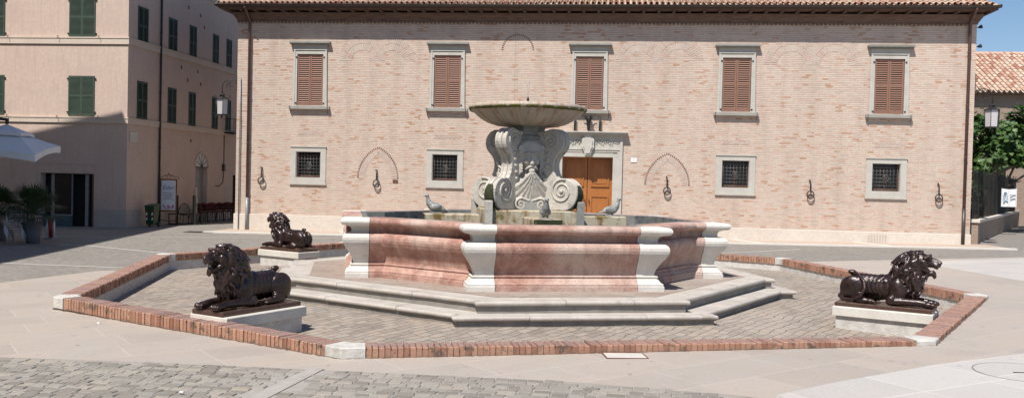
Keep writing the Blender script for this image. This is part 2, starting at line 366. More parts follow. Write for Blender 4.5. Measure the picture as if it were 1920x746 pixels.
def link(name, me, parent=None, loc=None, rz=0):
    o = bpy.data.objects.new(name, me); COL.objects.link(o)
    if parent is not None: o.parent = parent
    if loc is not None: o.location = loc
    o.rotation_euler = (0, 0, rz); return o
def tag(o, label, cat, group=None):
    o['label'] = label; o['category'] = cat
    if group: o['group'] = group
    return o
def thing(name, label, cat, loc=(0, 0, 0), rz=0, group=None):
    return tag(link(name, None, None, loc, rz), label, cat, group)
def struct(o, kind='structure'): o['kind'] = kind; return o
def copy_tree(o, parent=None):
    c = o.copy(); COL.objects.link(c)
    if parent is not None: c.parent = parent
    for ch in [x for x in bpy.data.objects if x.parent == o]: copy_tree(ch, c)
    return c
def fused(mb, name, mat, parent, voxel=.014, smooth=3, disp=None):
    """union of blobs -> one continuous skin"""
    me = mb.mesh(name, mat); o = bpy.data.objects.new('tmp', me); COL.objects.link(o)
    m = o.modifiers.new('r', 'REMESH'); m.mode = 'VOXEL'; m.voxel_size = voxel; m.use_smooth_shade = True
    m = o.modifiers.new('s', 'SMOOTH'); m.factor = .5; m.iterations = smooth
    bpy.context.view_layer.update(); dg = bpy.context.evaluated_depsgraph_get()
    me2 = bpy.data.meshes.new_from_object(o.evaluated_get(dg)); me2.name = name
    if not me2.materials: me2.materials.append(MT[mat])
    for p in me2.polygons: p.use_smooth = True
    bpy.data.objects.remove(o); bpy.data.meshes.remove(me)
    return link(name, me2, parent)

def mitre(poly):
    n = len(poly); out = []
    for i in range(n):
        a, b, c = Vector(poly[i - 1]), Vector(poly[i]), Vector(poly[(i + 1) % n])
        d1 = (b - a).normalized(); d2 = (c - b).normalized()
        n1 = Vector((d1.y, -d1.x)); n2 = Vector((d2.y, -d2.x)); m = n1 + n2
        if m.length < 1e-6: m = n1.copy()
        m.normalize(); out.append(m / max(.3, m.dot(n1)))
    return out
def offset(poly, d): return [tuple(Vector(p) + m * d) for p, m in zip(poly, mitre(poly))]
def sweep(mb, pts, nrm, prof, caps=True, smooth=False, d0=0.0):
    """sweep closed profile [(offset,z)] along an open run of plan points"""
    m = len(prof); vs = []
    for p, q in zip(pts, nrm):
        for o, z in prof: vs.append((p[0] + q[0] * (o + d0), p[1] + q[1] * (o + d0), z))
    fs = []
    for i in range(len(pts) - 1):
        for k in range(m): l = (k + 1) % m; fs.append((i * m + k, (i + 1) * m + k, (i + 1) * m + l, i * m + l))
    if caps: fs += [tuple(range(m)), tuple(range((len(pts) - 1) * m, len(pts) * m))[::-1]]
    mb.add(vs, fs, smooth)
def arc(cx, cz, r, a0, a1, n): return [(cx + r * math.cos(R(a0 + (a1 - a0) * i / n)), cz + r * math.sin(R(a0 + (a1 - a0) * i / n))) for i in range(n + 1)]
def crossplan(w, d, e):
    base = [(-w, -d), (w, -d), (w, -d + e), (d - e, -w)]; out = []
    for k in range(4):
        c, s_ = [(1, 0), (0, 1), (-1, 0), (0, -1)][k]
        out += [(x * c - y * s_, x * s_ + y * c) for x, y in (base if True else base)]
    # base holds front edge, its right return and the foot of the diagonal; rotated four times it closes the loop
    return out
def runs(poly, i, t0, t1, nrm):
    """part of edge i of poly between distances; returns pts, normals (mitre kept at true corners)"""
    a, b = Vector(poly[i]), Vector(poly[(i + 1) % len(poly)]); L = (b - a).length; d = (b - a) / L; q = Vector((d.y, -d.x))
    P = []; N = []
    for t in (t0, t1):
        if t is None or t <= 0: P.append(a); N.append(nrm[i])
        elif t >= L: P.append(b); N.append(nrm[(i + 1) % len(poly)])
        else: P.append(a + d * t); N.append(q)
    return P, N

# ------------------------------------------------------------------ camera and light
H = 2.2
cam = bpy.data.cameras.new('camera'); cam.lens = 36 * 1636.9 / 1920; cam.sensor_width = 36; cam.sensor_fit = 'HORIZONTAL'; cam.clip_end = 2000; cam.clip_start = .1
co = bpy.data.objects.new('camera', cam); COL.objects.link(co); scene.camera = co
pitch, roll = .0218, .0237
f = Vector((0, math.cos(pitch), -math.sin(pitch))); up0 = Vector((0, math.sin(pitch), math.cos(pitch))); rt0 = Vector((1, 0, 0))
# picture turned clockwise: world up leans right in the frame
rt = rt0 * math.cos(roll) + up0 * math.sin(roll); up = up0 * math.cos(roll) - rt0 * math.sin(roll)
co.matrix_world = Matrix(((rt.x, up.x, -f.x, 0), (rt.y, up.y, -f.y, 0), (rt.z, up.z, -f.z, H), (0, 0, 0, 1)))

S = Vector((-.32, -.55, 1.0)).normalized()
sun = bpy.data.lights.new('sun', 'SUN'); sun.energy = 4.2; sun.angle = R(.55); sun.color = (1, .955, .89)
so = bpy.data.objects.new('sun', sun); COL.objects.link(so); so.rotation_euler = S.to_track_quat('Z', 'Y').to_euler(); so.location = (-20, -30, 50)
w = bpy.data.worlds.new('World'); scene.world = w; w.use_nodes = True; nt = w.node_tree
bg = nt.nodes['Background']; sky = nt.nodes.new('ShaderNodeTexSky'); sky.sky_type = 'NISHITA'; sky.sun_disc = False
sky.sun_elevation = math.asin(S.z); sky.sun_rotation = math.atan2(S.x, S.y) % (2 * PI); sky.air_density = 1.0; sky.dust_density = .15; sky.ozone_density = 4.5
nt.links.new(sky.outputs[0], bg.inputs[0]); bg.inputs[1].default_value = .070
scene.view_settings.view_transform = 'Standard'; scene.view_settings.look = 'None'; scene.view_settings.gamma = 1
scene.view_settings.exposure = .62

# ------------------------------------------------------------------ ground
def g(x, y): return .195 + .009 * x - .0052 * y
KC = (.297, 18.53); KT = .1888; KW, KD = 3.773, 8.114; KZ = .254
def kl(a, b): return (KC[0] + a * math.cos(KT) - b * math.sin(KT), KC[1] + a * math.sin(KT) + b * math.cos(KT))
KP = [(-KW, -KD), (KW, -KD), (KD, -KW), (KD, KW), (KW, KD), (-KW, KD), (-KD, KW), (-KD, -KW)]   # ccw, starts front-left
KPW = [kl(*p) for p in KP]
def fz(x, y): return -.045 + .005 * (x - KC[0]) - .002 * (y - KC[1])
mb = MB(); inner = [kl(*p) for p in offset(KP, -.15)]; outer = [(KC[0] + 60 * (p[0] - KC[0]), KC[1] + 60 * (p[1] - KC[1])) for p in inner]
vs = [(x, y, g(x, y)) for x, y in inner] + [(x, y, g(x, y)) for x, y in outer]
mb.add(vs, [(i, 8 + i, 8 + (i + 1) % 8, (i + 1) % 8) for i in range(8)])
struct(mb.build('ground', 'sett_paving', recalc=True))
p8 = [kl(*p) for p in offset(KP, -.1)]; q8 = [kl(p[0] * .66, p[1] * .66) for p in KP]
mb = MB(); mb.add([(x, y, -.115 + .003 * (x - KC[0])) for x, y in p8] + [(x, y, -.008) for x, y in q8], [tuple(range(8, 16))] + [(i, (i + 1) % 8, 8 + (i + 1) % 8, 8 + i) for i in range(8)])
struct(mb.build('sunken_paving', 'inner_paving'))
def sheet(name, poly, mat, dz, mat2=None):
    mb = MB(); mb.add([(x, y, g(x, y) + dz) for x, y in poly], [tuple(range(len(poly)))]); o = mb.build(name, mat)
    bm = bmesh.new(); bm.from_mesh(o.data); bmesh.ops.triangulate(bm, faces=bm.faces, ngon_method='EAR_CLIP')
    for fc in bm.faces:
        fc.normal_update()
        if fc.normal.z < 0: fc.normal_flip()
    bm.to_mesh(o.data); bm.free(); return struct(o)
# kerb edge helper: point on left kerb side
def lerp(a, b, t): return (a[0] + (b[0] - a[0]) * t, a[1] + (b[1] - a[1]) * t)
P1, P2, P3, P4, P5, P6, P7, P8 = KPW[7], KPW[0], KPW[1], KPW[2], KPW[3], KPW[4], KPW[5], KPW[6]
KL = lerp(P1, P8, .80)
front_edge = [(-14, 10.4), (-8.5, 9.86), (-5.63, 9.66), (-3.79, 9.48), (-2.14, 9.26), (.54, 8.88), (2.23, 8.38), (3.2, 7.9), (6, 6.2), (9, 3)]
marble = [KL, (-8.95, 18.9), (-9.67, 16.5), (-14, 13)] + front_edge + [(40, 3), (40, 36.0), (24, 30.0), (15.8, 26.85), (8.93, 24.25), P5, P4, P3, P2, P1]
sheet('stone_paving', marble, 'slab_paving', .004)
sheet('pale_paving', [(2.45, 8.0), (2.62, 8.42), (3.36, 8.99), (4.88, 9.98), (6.4, 10.79), (12, 13.7), (30, 20), (30, 3.2), (9.2, 3.2)], 'white_slab', .008)
sheet('light_paving', [(11.25, 24.5), (11.5, 19.7), (12.1, 15.6), (30, 22), (30, 30.6), (24, 29.6), (15.8, 26.5)], 'white_slab', .0065)
def strip(name, pts, wd, mat='pale_strip', dz=.006):
    q = []
    for s_ in (1, -1):
        r_ = []
        for i, p in enumerate(pts):
            a = Vector(pts[max(0, i - 1)]); b = Vector(pts[min(len(pts) - 1, i + 1)]); d = (b - a).normalized()
            r_.append((p[0] - s_ * d.y * wd / 2, p[1] + s_ * d.x * wd / 2))
        q += r_ if s_ > 0 else r_[::-1]
    return sheet(name, q, mat, dz)
strip('paving_strip', [(-15, 20.9), (-11.9, 20.3), (-8.75, 19.62)], .1)
strip('paving_strip', [(-18, 27.5), (-12.7, 26.0), (-9.36, 23.62), (-8.6, 23.1)], .1)
strip('paving_strip', [(-20, 31), (-15.77, 29.8), (-9.6, 30.5), (-4, 31.2)], .1)
strip('paving_strip', [(5.5, 26.2), (7.34, 27.15), (9.6, 28.9)], .1)
# pavement in front of the brick palace (local frame of the facade)
FY = 33.771; FT = -.1077
def fw(X, out): return (X * math.cos(FT) + out * math.sin(FT), FY + X * math.sin(FT) - out * math.cos(FT))
def slabz(mb, poly, dz0, dz1):
    n = len(poly); mb.add([(x, y, g(x, y) + dz0) for x, y in poly] + [(x, y, g(x, y) + dz1) for x, y in poly],
        [tuple(range(n, 2 * n))] + [(i, (i + 1) % n, n + (i + 1) % n, n + i) for i in range(n)])
mb = MB(); slabz(mb, [fw(-11.5, 1.62), fw(17.6, 1.62), fw(17.6, -.3), fw(-11.5, -.3)], -.02, .05); struct(mb.build('pavement', 'pavement_brick', recalc=True))
mb = MB(); slabz(mb, [fw(-11.6, 1.85), fw(17.75, 1.85), fw(17.75, 1.623), fw(-11.6, 1.623)], -.02, .054)
struct(mb.build('pavement_edge', 'edge_stone', recalc=True))
mb = MB()
for X in (9.2, 13.6, -6, -1): slabz(mb, [fw(X - .12, 1.62), fw(X + .12, 1.62), fw(X - .6, .05), fw(X - .84, .05)], .03, .054)
struct(mb.build('pavement_band', 'edge_stone', recalc=True))

# the front cobbles, each sett a real stone
mb = MB(); rnd = random.Random(3)
def fe(x):
    for a, b in zip(front_edge, front_edge[1:]):
        if a[0] <= x <= b[0]: return a[1] + (b[1] - a[1]) * (x - a[0]) / (b[0] - a[0])
    return 0
ang = -.14; ca, sa = math.cos(ang), math.sin(ang)
row = 0; v = 0.0
while v > -3.6:
    hgt = rnd.uniform(.10, .125); u = -9.0 + rnd.uniform(0, .2)
    while u < 6:
        wd = rnd.uniform(.12, .21)
        cx, cy = u + wd / 2, v - hgt / 2
        x = cx * ca - cy * sa; y = 9.25 + cx * sa + cy * ca + .0
        # the pale strip that crosses the setts
        sx = -2.04 + (9.2 - y) * -.21
        if y + .07 < fe(x) and y > 6.4 and abs(x - sx) > .17 and x < 3.4:
            hw, hh = wd / 2 - .007, hgt / 2 - .006; z = g(x, y) + .016 + rnd.uniform(-.004, .004); tx, ty = rnd.uniform(-.03, .03), rnd.uniform(-.05, .05)
            sk = rnd.uniform(-.012, .012); vs = []
            for (ax, ay, zz) in [(-1, -1, 0), (1, -1, 0), (1, 1, 0), (-1, 1, 0), (-.93, -.9, 1), (.93, -.9, 1), (.93, .9, 1), (-.93, .9, 1)]:
                lx, ly = cx + ax * hw + sk * ay, cy + ay * hh
                vs.append((lx * ca - ly * sa, 9.25 + lx * sa + ly * ca, (z + ax * tx * hw + ay * ty * hh) if zz else z - .008 + (ax * tx * hw + ay * ty * hh)))
            vs += [(p[0], p[1], z - .05) for p in vs[:4]]
            mb.add(vs, [(4, 5, 6, 7), (0, 1, 5, 4), (1, 2, 6, 5), (2, 3, 7, 6), (3, 0, 4, 7), (8, 9, 1, 0), (9, 10, 2, 1), (10, 11, 3, 2), (11, 8, 0, 3)])
        u += wd
    v -= hgt
struct(mb.build('cobblestones', 'front_setts'))
sheet('cobble_bed', [(-14, 10.38), (-8.5, 9.84), (-5.63, 9.64), (-3.79, 9.46), (-2.14, 9.24), (.54, 8.86), (2.23, 8.36), (3.0, 7.9), (3.4, 5), (-14, 5)], 'mortar_light', .007)
strip('cobble_strip', [(-2.04, 9.3), (-2.42, 7.3), (-2.6, 6.4)], .17, 'cobble_strip_stone', dz=.014)

# ------------------------------------------------------------------ kerb of the sunken octagon
kerb = thing('brick_kerb', 'low octagonal brick kerb with pale corner stones around the sunken fountain paving', 'kerb', (KC[0], KC[1], 0), KT)
nrmK = mitre(KP); KWID = .31; rnd = random.Random(5)
for i in range(8):
    a, b = Vector(KP[i]), Vector(KP[(i + 1) % 8]); L = (b - a).length; d = (b - a) / L; q = Vector((d.y, -d.x))
    mb = MB(); t = .27; pitchb = .071
    n = int((L - 2 * t) / pitchb); pb = (L - 2 * t) / n
    for k in range(n):
        s0 = t + k * pb + .0045 + rnd.uniform(0, .004); s1 = t + (k + 1) * pb - .0045 - rnd.uniform(0, .004)
        o0 = rnd.uniform(-.006, .004); zt = KZ + rnd.uniform(-.005, .004); chip = rnd.random() < .08
        if chip: zt -= rnd.uniform(.004, .012)
        bv = .008; x0, x1 = s0, s1; ya, yb = -KWID + rnd.uniform(-.006, .004), o0; z0 = KZ - .165
        def P(s_, o, z): p = a + d * s_ + q * o; return (p.x, p.y, z)
        vs = [P(x0, ya, z0), P(x1, ya, z0), P(x1, yb, z0), P(x0, yb, z0), P(x0, ya, zt - bv), P(x1, ya, zt - bv), P(x1, yb, zt - bv), P(x0, yb, zt - bv),
              P(x0 + bv * .6, ya + bv, zt), P(x1 - bv * .6, ya + bv, zt), P(x1 - bv * .6, yb - bv, zt), P(x0 + bv * .6, yb - bv, zt)]
        fs = [(8, 9, 10, 11), (0, 1, 2, 3)]
        for kk in (0, 4):
            for m in range(4): m2 = (m + 1) % 4; fs.append((kk + m, kk + m2, kk + 4 + m2, kk + 4 + m))
        mb.add(vs, fs); mb.mi[-len(fs)] = 1
    mb.build('brick_course', ['kerb_brick', 'kerb_brick_top'], kerb, recalc=True)
    # mortar core between the bricks and the stone base below
    mb = MB(); pts, nn = runs(KP, i, .27, L - .27, nrmK)
    sweep(mb, pts, nn, [(-.302, KZ - .16), (-.008, KZ - .16), (-.008, KZ - .04), (-.302, KZ - .04)])
    mb.build('mortar_bed', 'mortar_dark' if i != 0 else 'mortar_mid', kerb, recalc=True)
    mb = MB(); pts, nn = runs(KP, i, 0, L, nrmK)
    sweep(mb, pts, nn, [(-.285, -.25), (-.03, -.25), (-.03, KZ - .168), (-.285, KZ - .168)], caps=False)
    mb.build('base_wall', 'kerb_base_stone', kerb, recalc=True)
    # corner stone at vertex i
    pm = KP[i - 1]; e0 = (Vector(pm) - a).normalized(); mb = MB()
    pts = [a + e0 * .262, a, a + d * .262]; q0 = Vector((-e0.y, e0.x)); nn = [q0, nrmK[i], q]
    sweep(mb, pts, nn, [(-.31, KZ - .165), (.006, KZ - .165), (.006, KZ - .01), (-.004, KZ + .002), (-.30, KZ + .002), (-.31, KZ - .01)])
    mb.build('corner_stone', 'rough_white', kerb, recalc=True)

mb = MB(); rnd = random.Random(21)
for i in range(8):
    a, b = Vector(KP[i]), Vector(KP[(i + 1) % 8]); L = (b - a).length; d = (b - a) / L; q = Vector((d.y, -d.x)); n = int(L / .05)
    for k in range(n):
        p0, p1 = a + d * (L * k / n), a + d * (L * (k + 1) / n); w0 = rnd.uniform(.008, .03) * (1.6 if i in (6, 7) else 1)
        vs = []
        for p, o in ((p0, 0), (p1, 0), (p1, w0), (p0, w0 * rnd.uniform(.7, 1.2))): xx, yy = kl(*(p + q * o)); vs.append((xx, yy, g(xx, yy) + .006))
        mb.add(vs, [(0, 1, 2, 3)])
struct(mb.build('gutter_grime', 'mortar_dark'))
# ------------------------------------------------------------------ fountain
FC = (.2833, 18.1919); FTH = .1878
fo = thing('fountain', 'octagonal pink and white marble fountain with scrolled pedestal and mossy upper bowl', 'fountain', (FC[0], FC[1], 0), FTH)
# two steps
def steps(name, w, d, e, z0, h, inner_off, seed):
    pl = crossplan(w, d, e); nr = mitre(pl); rnd = random.Random(seed)
    # d,w measured at the riser foot; nosing stands .045 proud
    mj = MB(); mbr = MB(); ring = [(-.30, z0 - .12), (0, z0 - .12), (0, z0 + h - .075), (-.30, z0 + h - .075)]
    mbs = MB(); inner_off = .06; nos = [(-inner_off, z0 + h - .07), (.0, z0 + h - .07)] + arc(.018, z0 + h - .036, .036, -80, 80, 6) + [(.0, z0 + h), (-inner_off, z0 + h)]
    for i in range(len(pl)):
        a, b = Vector(pl[i]), Vector(pl[(i + 1) % len(pl)]); L = (b - a).length
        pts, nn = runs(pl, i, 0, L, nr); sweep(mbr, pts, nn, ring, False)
        k = max(1, round(L / 1.25)); cuts = [0] + sorted([L * (j + rnd.uniform(-.25, .25)) / k for j in range(1, k)]) + [L]
        for j in range(1, k):
            dd = (b - a).normalized(); qq = Vector((dd.y, -dd.x)); c_ = a + dd * cuts[j]; e_ = dd * .003; c1 = c_ - qq * .06; c2 = c_ - qq * .34
            mj.add([(*(c1 - e_), z0 + h + .002), (*(c1 + e_), z0 + h + .002), (*(c2 + e_), z0 + h + .002), (*(c2 - e_), z0 + h + .002)], [(0, 1, 2, 3)])
        for j in range(k):
            t0, t1 = cuts[j], cuts[j + 1]; pts, nn = runs(pl, i, t0 + (.005 if j else 0), t1 - (.005 if j < k - 1 else 0), nr)
            dz = rnd.uniform(-.004, .004); m = rnd.uniform(-.006, .006)
            if t1 - t0 > .5:   # break the run so the worn edge waves a little
                A, B = pts; nA, nB = nn; q = Vector(((b - a).normalized().y, -(b - a).normalized().x)); K = 5; pts = []; nn2 = []
                for z_ in range(K + 1):
                    tt = z_ / K; pts.append(A + (B - A) * tt + q * (rnd.uniform(-.006, .005) if 0 < z_ < K else 0)); nn2.append(nA if z_ == 0 else nB if z_ == K else q)
                nn = nn2
            sweep(mbs, pts, nn, [(o, z + dz) for o, z in nos], True, False)
    mf = MB(); pp = offset(pl, -.055); mf.prism(pp, z0 + h - .05, z0 + h - .0005); mf.build(name + '_bed', 'step_stone', fo, recalc=True)
    mj.build('tread_joints', 'step_riser', fo)['kind'] = 'stuff'
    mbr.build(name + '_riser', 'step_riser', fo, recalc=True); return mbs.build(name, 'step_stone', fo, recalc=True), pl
h1, h2 = .1569, .1928
steps('lower_step', 2.04, 4.985, .295, 0, h1, .55, 1)
_, plu = steps('upper_step', 1.675, 4.715, .179, h1, h2, .40, 2)
mb = MB(); pp = offset(plu, -.40); mb.add([(x, y, h1 + h2 + .003) for x, y in pp], [tuple(range(len(pp)))]); mb.build('platform', 'platform_paving', fo)
mb = MB(); pp = offset(plu, -.1); mb.add([(x, y, h1 + .01) for x, y in pp], [tuple(range(len(pp)))])
# basin
BZ = h1 + h2; bw, bd, be = 1.7063, 3.6678, .6533
pl = crossplan(bw, bd, be); nr = mitre(pl)
prof = [(0, 0), (0, .085), (-.012, .09), (-.012, .125), (-.05, .15), (-.078, .19), (-.105, .215), (-.095, .228)] + \
       [(-.088, .236), (-.088, .25), (-.098, .258), (-.14, .262), (-.138, .30), (-.12, .36), (-.085, .43), (-.035, .51), (.015, .58), (.05, .65), (.062, .70), (.058, .745), (.035, .785), (-.01, .812), (-.06, .822)] + \
       [(-.10, .826), (-.102, .87), (-.095, .905), (-.07, .935), (-.02, .955), (.02, .962)] + arc(.03, 1.03, .066, -80, 85, 8)[0:] + [(-.02, 1.102), (-.29, 1.10)]
prof = [(o, z + BZ - .002) for o, z in prof] + [(-.29, BZ)]
def basin_run(name, mat, i, t0, t1, d0, bow=0):
    pts, nn = runs(pl, i, t0, t1, nr); mbx = MB()
    sweep(mbx, pts, nn, prof, True, False, d0)
    o = mbx.build(name, mat, fo, recalc=True); return o
LW = .47; LR = .42
for i in range(16):
    a, b = Vector(pl[i]), Vector(pl[(i + 1) % 16]); L = (b - a).length; k = i % 4
    if k == 0:      # cardinal front: pilaster run .. panel .. pilaster run
        basin_run('marble_panel', 'pink_marble', i, LW + .008, L - LW - .008, -.012)
        # L-shaped white pilasters wrap both corners of this face
        for (c, prev_i) in ((i, (i - 1) % 16), ((i + 1) % 16, i)):
            A = Vector(pl[c]); din = (A - Vector(pl[c - 1])).normalized(); dout = (Vector(pl[(c + 1) % 16]) - A).normalized()
            l_in, l_out = (LR, LW) if c == i else (LW, LR)
            pts = [A - din * l_in, A, A + dout * l_out]; nn = [Vector((din.y, -din.x)), nr[c], Vector((dout.y, -dout.x))]
            mbx = MB(); sweep(mbx, pts, nn, prof); mbx.build('corner_pilaster', 'white_stone', fo, recalc=True)
    elif k == 1: basin_run('return_panel', 'pink_marble', i, LR + .008, L, -.012)
    elif k == 2: basin_run('marble_panel', 'pink_marble', i, 0, L, -.012)
    else: basin_run('return_panel', 'pink_marble', i, 0, L - LR - .008, -.012)
mb = MB()
for i in range(16):
    pts, nn = runs(pl, i, 0, 99, nr); sweep(mb, pts, nn, [(-.294, BZ), (-.294, BZ + 1.094), (-.31, BZ + 1.10), (-.40, BZ + 1.098), (-.41, BZ + 1.088), (-.41, BZ)], False)
mb.build('basin_lining', 'lining_stone', fo, recalc=True)
mb = MB(); pp = offset(pl, -.405); mb.add([(x, y, BZ + .87) for x, y in pp], [tuple(range(len(pp)))]); mb.build('basin_water', 'water', fo)
# pedestal block with corner posts, arms for the doves
mb = MB(); mb.bbox(-.90, .90, -.90, .90, BZ, 1.60, .02); mb.build('pedestal_block', 'beam_stone', fo)
for sx in (-1, 1):
    for sy in (-1, 1):
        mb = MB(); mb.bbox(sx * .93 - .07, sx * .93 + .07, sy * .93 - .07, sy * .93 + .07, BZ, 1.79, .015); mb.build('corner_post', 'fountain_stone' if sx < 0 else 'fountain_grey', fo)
for k in range(4):
    T = Matrix.Rotation(k * PI / 2, 4, 'Z'); mb = MB(T); mb.bbox(-.27, .27, -2.12, -1.003, BZ + .5, 1.485, .02); mb.build('dove_arm', 'beam_stone', fo)
    mb = MB(T); mb.box(-.272, .272, -2.126, -2.1205, 1.37, 1.48); mb.build('moss_patch', 'dark_moss', fo)
# shaft behind the scrolls
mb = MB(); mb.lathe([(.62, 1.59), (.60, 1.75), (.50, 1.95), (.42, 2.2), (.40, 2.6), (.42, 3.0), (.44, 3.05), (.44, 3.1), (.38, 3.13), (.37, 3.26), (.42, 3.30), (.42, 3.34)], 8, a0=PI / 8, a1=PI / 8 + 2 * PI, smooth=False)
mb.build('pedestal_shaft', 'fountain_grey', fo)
# scroll brackets on the diagonals
def bracket(k):
    T = Matrix.Rotation(-PI / 4 + k * PI / 2, 4, 'Z'); th = .135; mb = MB(T)
    outl = [(.2, 1.60), (.70, 1.60)] + arc(.985, 1.93, .325, -100, 112, 18) + [(.80, 2.29), (.755, 2.37), (.735, 2.46), (.735, 2.55), (.76, 2.63), (.81, 2.70), (.87, 2.76)] + \
           arc(.70, 2.975, .275, -42, 118, 12) + [(.48, 3.20), (.2, 3.19)]
    n = len(outl)
    def lay(y, inset):
        cx = sum(p[0] for p in outl) / n; return [(x, y, z) for x, z in (offset([(p[0], p[1]) for p in outl], -inset) if inset else outl)]
    ys = [(-th, .03), (-th, .012), (-th + .022, 0), (-th + .05, 0), (-th + .07, .022), (-.03, .03), (-.02, .0), (.02, .0), (.03, .03), (th - .07, .022), (th - .05, 0), (th - .022, 0), (th, .012), (th, .03)]
    vs = []
    for y, ins in ys: vs += lay(y, ins)
    fs = [tuple(range(n)), tuple(range((len(ys) - 1) * n, len(ys) * n))[::-1]]
    for j in range(len(ys) - 1):
        for i in range(n): i2 = (i + 1) % n; fs.append((j * n + i, j * n + i2, (j + 1) * n + i2, (j + 1) * n + i))
    mb.add(vs, fs)
    o = mb.build('scroll_bracket', 'fountain_stone' if True else '', fo, recalc=True)
    # raised spirals on both cheeks
    mb = MB(T)
    for sy in (-1, 1):
        for (cx, cz, r0, dirn, st) in ((.95, 1.99, .235, 1, 1.2), (.66, 3.01, .19, -1, 2.6)):
            pts = []; rr = []
            for i in range(46):
                t = i / 45; a = st + dirn * t * 4.4 * PI; r = r0 * (1 - t) ** .85 + .012
                pts.append((cx + r * math.cos(a), sy * (th + .004), cz + r * math.sin(a))); rr.append(.026 * (1 - .45 * t))
            mb.tube(pts, rr, 6); mb.ball((cx, sy * (th + .01), cz), (.05, .03, .05), 1)
        # leaf ribs down the cheek
        for j in range(5):
            z = 2.75 - j * .13; mb.ball((.62 - .02 * j, sy * (th + .0), z), (.07, .02, .05), 1)
    mb.build('scroll_relief', 'fountain_stone', o)
    mb = MB(T); n2 = 16; vs = []
    for i in range(n2 + 1):
        a = R(-58 + 92 * i / n2); hwd = .112 * math.sin(PI * (i + .6) / (n2 + 1.2)) ** .35
        for y in (-hwd, hwd): vs.append((.985 + .332 * math.cos(a), y, 1.93 + .332 * math.sin(a)))
    mb.add(vs, [(2 * i, 2 * i + 1, 2 * i + 3, 2 * i + 2) for i in range(n2)], True)
    mb.build('moss_patch', 'dark_moss', o)
for k in range(4): bracket(k)
# bearded lion mask on each face (front one seen; the four faces match)
def mask(k):
    mb = MB(); Y = -.40
    mb.ball((0, Y + .06, 2.66), (.27, .14, .34), 2)
    mb.ball((0, Y - .06, 2.64), (.175, .11, .24), 2)                   # face
    mb.chain([(0, Y - .17, 2.74, .022), (0, Y - .19, 2.62, .03), (0, Y - .205, 2.55, .036)], .4); mb.ball((0, Y - .20, 2.535), (.052, .035, .028), 2)      # nose
    for sx in (-1, 1):
        mb.chain([(sx * .03, Y - .165, 2.735, .024), (sx * .09, Y - .165, 2.755, .03), (sx * .145, Y - .12, 2.72, .024)], .4)     # brows
        mb.ball((sx * .08, Y - .145, 2.685), (.035, .02, .018), 2)     # eyes
        mb.ball((sx * .10, Y - .125, 2.575), (.06, .05, .06), 2)       # cheeks
        mb.chain([(sx * .01, Y - .185, 2.485, .026), (sx * .07, Y - .175, 2.465, .026), (sx * .12, Y - .14, 2.42, .018)], .4)       # moustache
        pts = []
        for i in range(14):                                            # curled ears
            t = i / 13; a = PI * .5 - t * 2.3 * PI; r = .062 * (1 - t) + .008; pts.append((sx * (.205 + r * math.cos(a)), Y - .10, 2.83 + r * math.sin(a), .022))
        mb.chain(pts, .7, 1)
    mb.ball((0, Y - .155, 2.395), (.07, .05, .055), 2)                 # chin
    for i in range(15):                                                # shell of mane over the brow
        a = R(2 + 176 * i / 14); c_, s_ = math.cos(a), math.sin(a)
        mb.chain([(c_ * .15, Y - .11, 2.72 + s_ * .12, .024), (c_ * .25, Y - .07, 2.745 + s_ * .22, .034), (c_ * .31, Y - .0, 2.76 + s_ * .275, .026)], .5, 1)
    for i in range(8):                                                 # side locks
        for sx in (-1, 1):
            z = 2.76 - i * .055; mb.chain([(sx * .19, Y - .08, z, .03), (sx * (.27 - .006 * i), Y - .03, z - .05, .028), (sx * (.31 - .01 * i), Y + .02, z - .10, .018)], .5, 1)
    # bib of long overlapping leaves spreading down to two curls
    mb.ball((0, Y + .06, 2.02), (.33, .14, .42), 2); ml = MB()
    for (n_, zt, ln, spread, yy, wd) in ((9, 2.16, .56, 1.15, .075, .062), (8, 2.24, .46, 1.05, .10, .058), (6, 2.32, .38, .85, .125, .052), (5, 2.38, .28, .7, .15, .042)):
        for i in range(n_):
            t = (i / (n_ - 1) - .5) * 2; an = t * spread
            cx, cz = math.sin(an) * ln * .55, zt - math.cos(an) * ln * .55
            M_ = Matrix.Rotation(-an, 4, 'Y') @ Matrix.Rotation(.20, 4, 'X'); ml.ball((cx, Y - yy - .02, cz), (wd, .030, ln * .5), 3, M_); ml.ball((cx, Y - yy - .045, cz), (.007, .012, ln * .42), 2, M_)
    for sx in (-1, 1):
        pts = []
        for i in range(22):
            t = i / 21; a = PI * .5 - t * 3.3 * PI; r = .105 * (1 - t) + .014
            pts.append((sx * (.21 + r * math.cos(a)), Y - .15, 1.715 + r * math.sin(a), .030 - .012 * t))
        mb.chain(pts, .7, 1)
        mb.chain([(sx * .04, Y - .14, 1.79, .03), (sx * .20, Y - .13, 1.845, .034), (sx * .34, Y - .08, 1.80, .034), (sx * .42, Y - .0, 1.68, .03)], .5, 1)
    o = fused(mb, 'lion_mask', 'fountain_stone', fo, .011, 1); ml.build('beard_leaves', 'fountain_stone', o); return o
m0 = mask(0)
for k in range(1, 4):
    c = copy_tree(m0); c.rotation_euler = (0, 0, k * PI / 2)
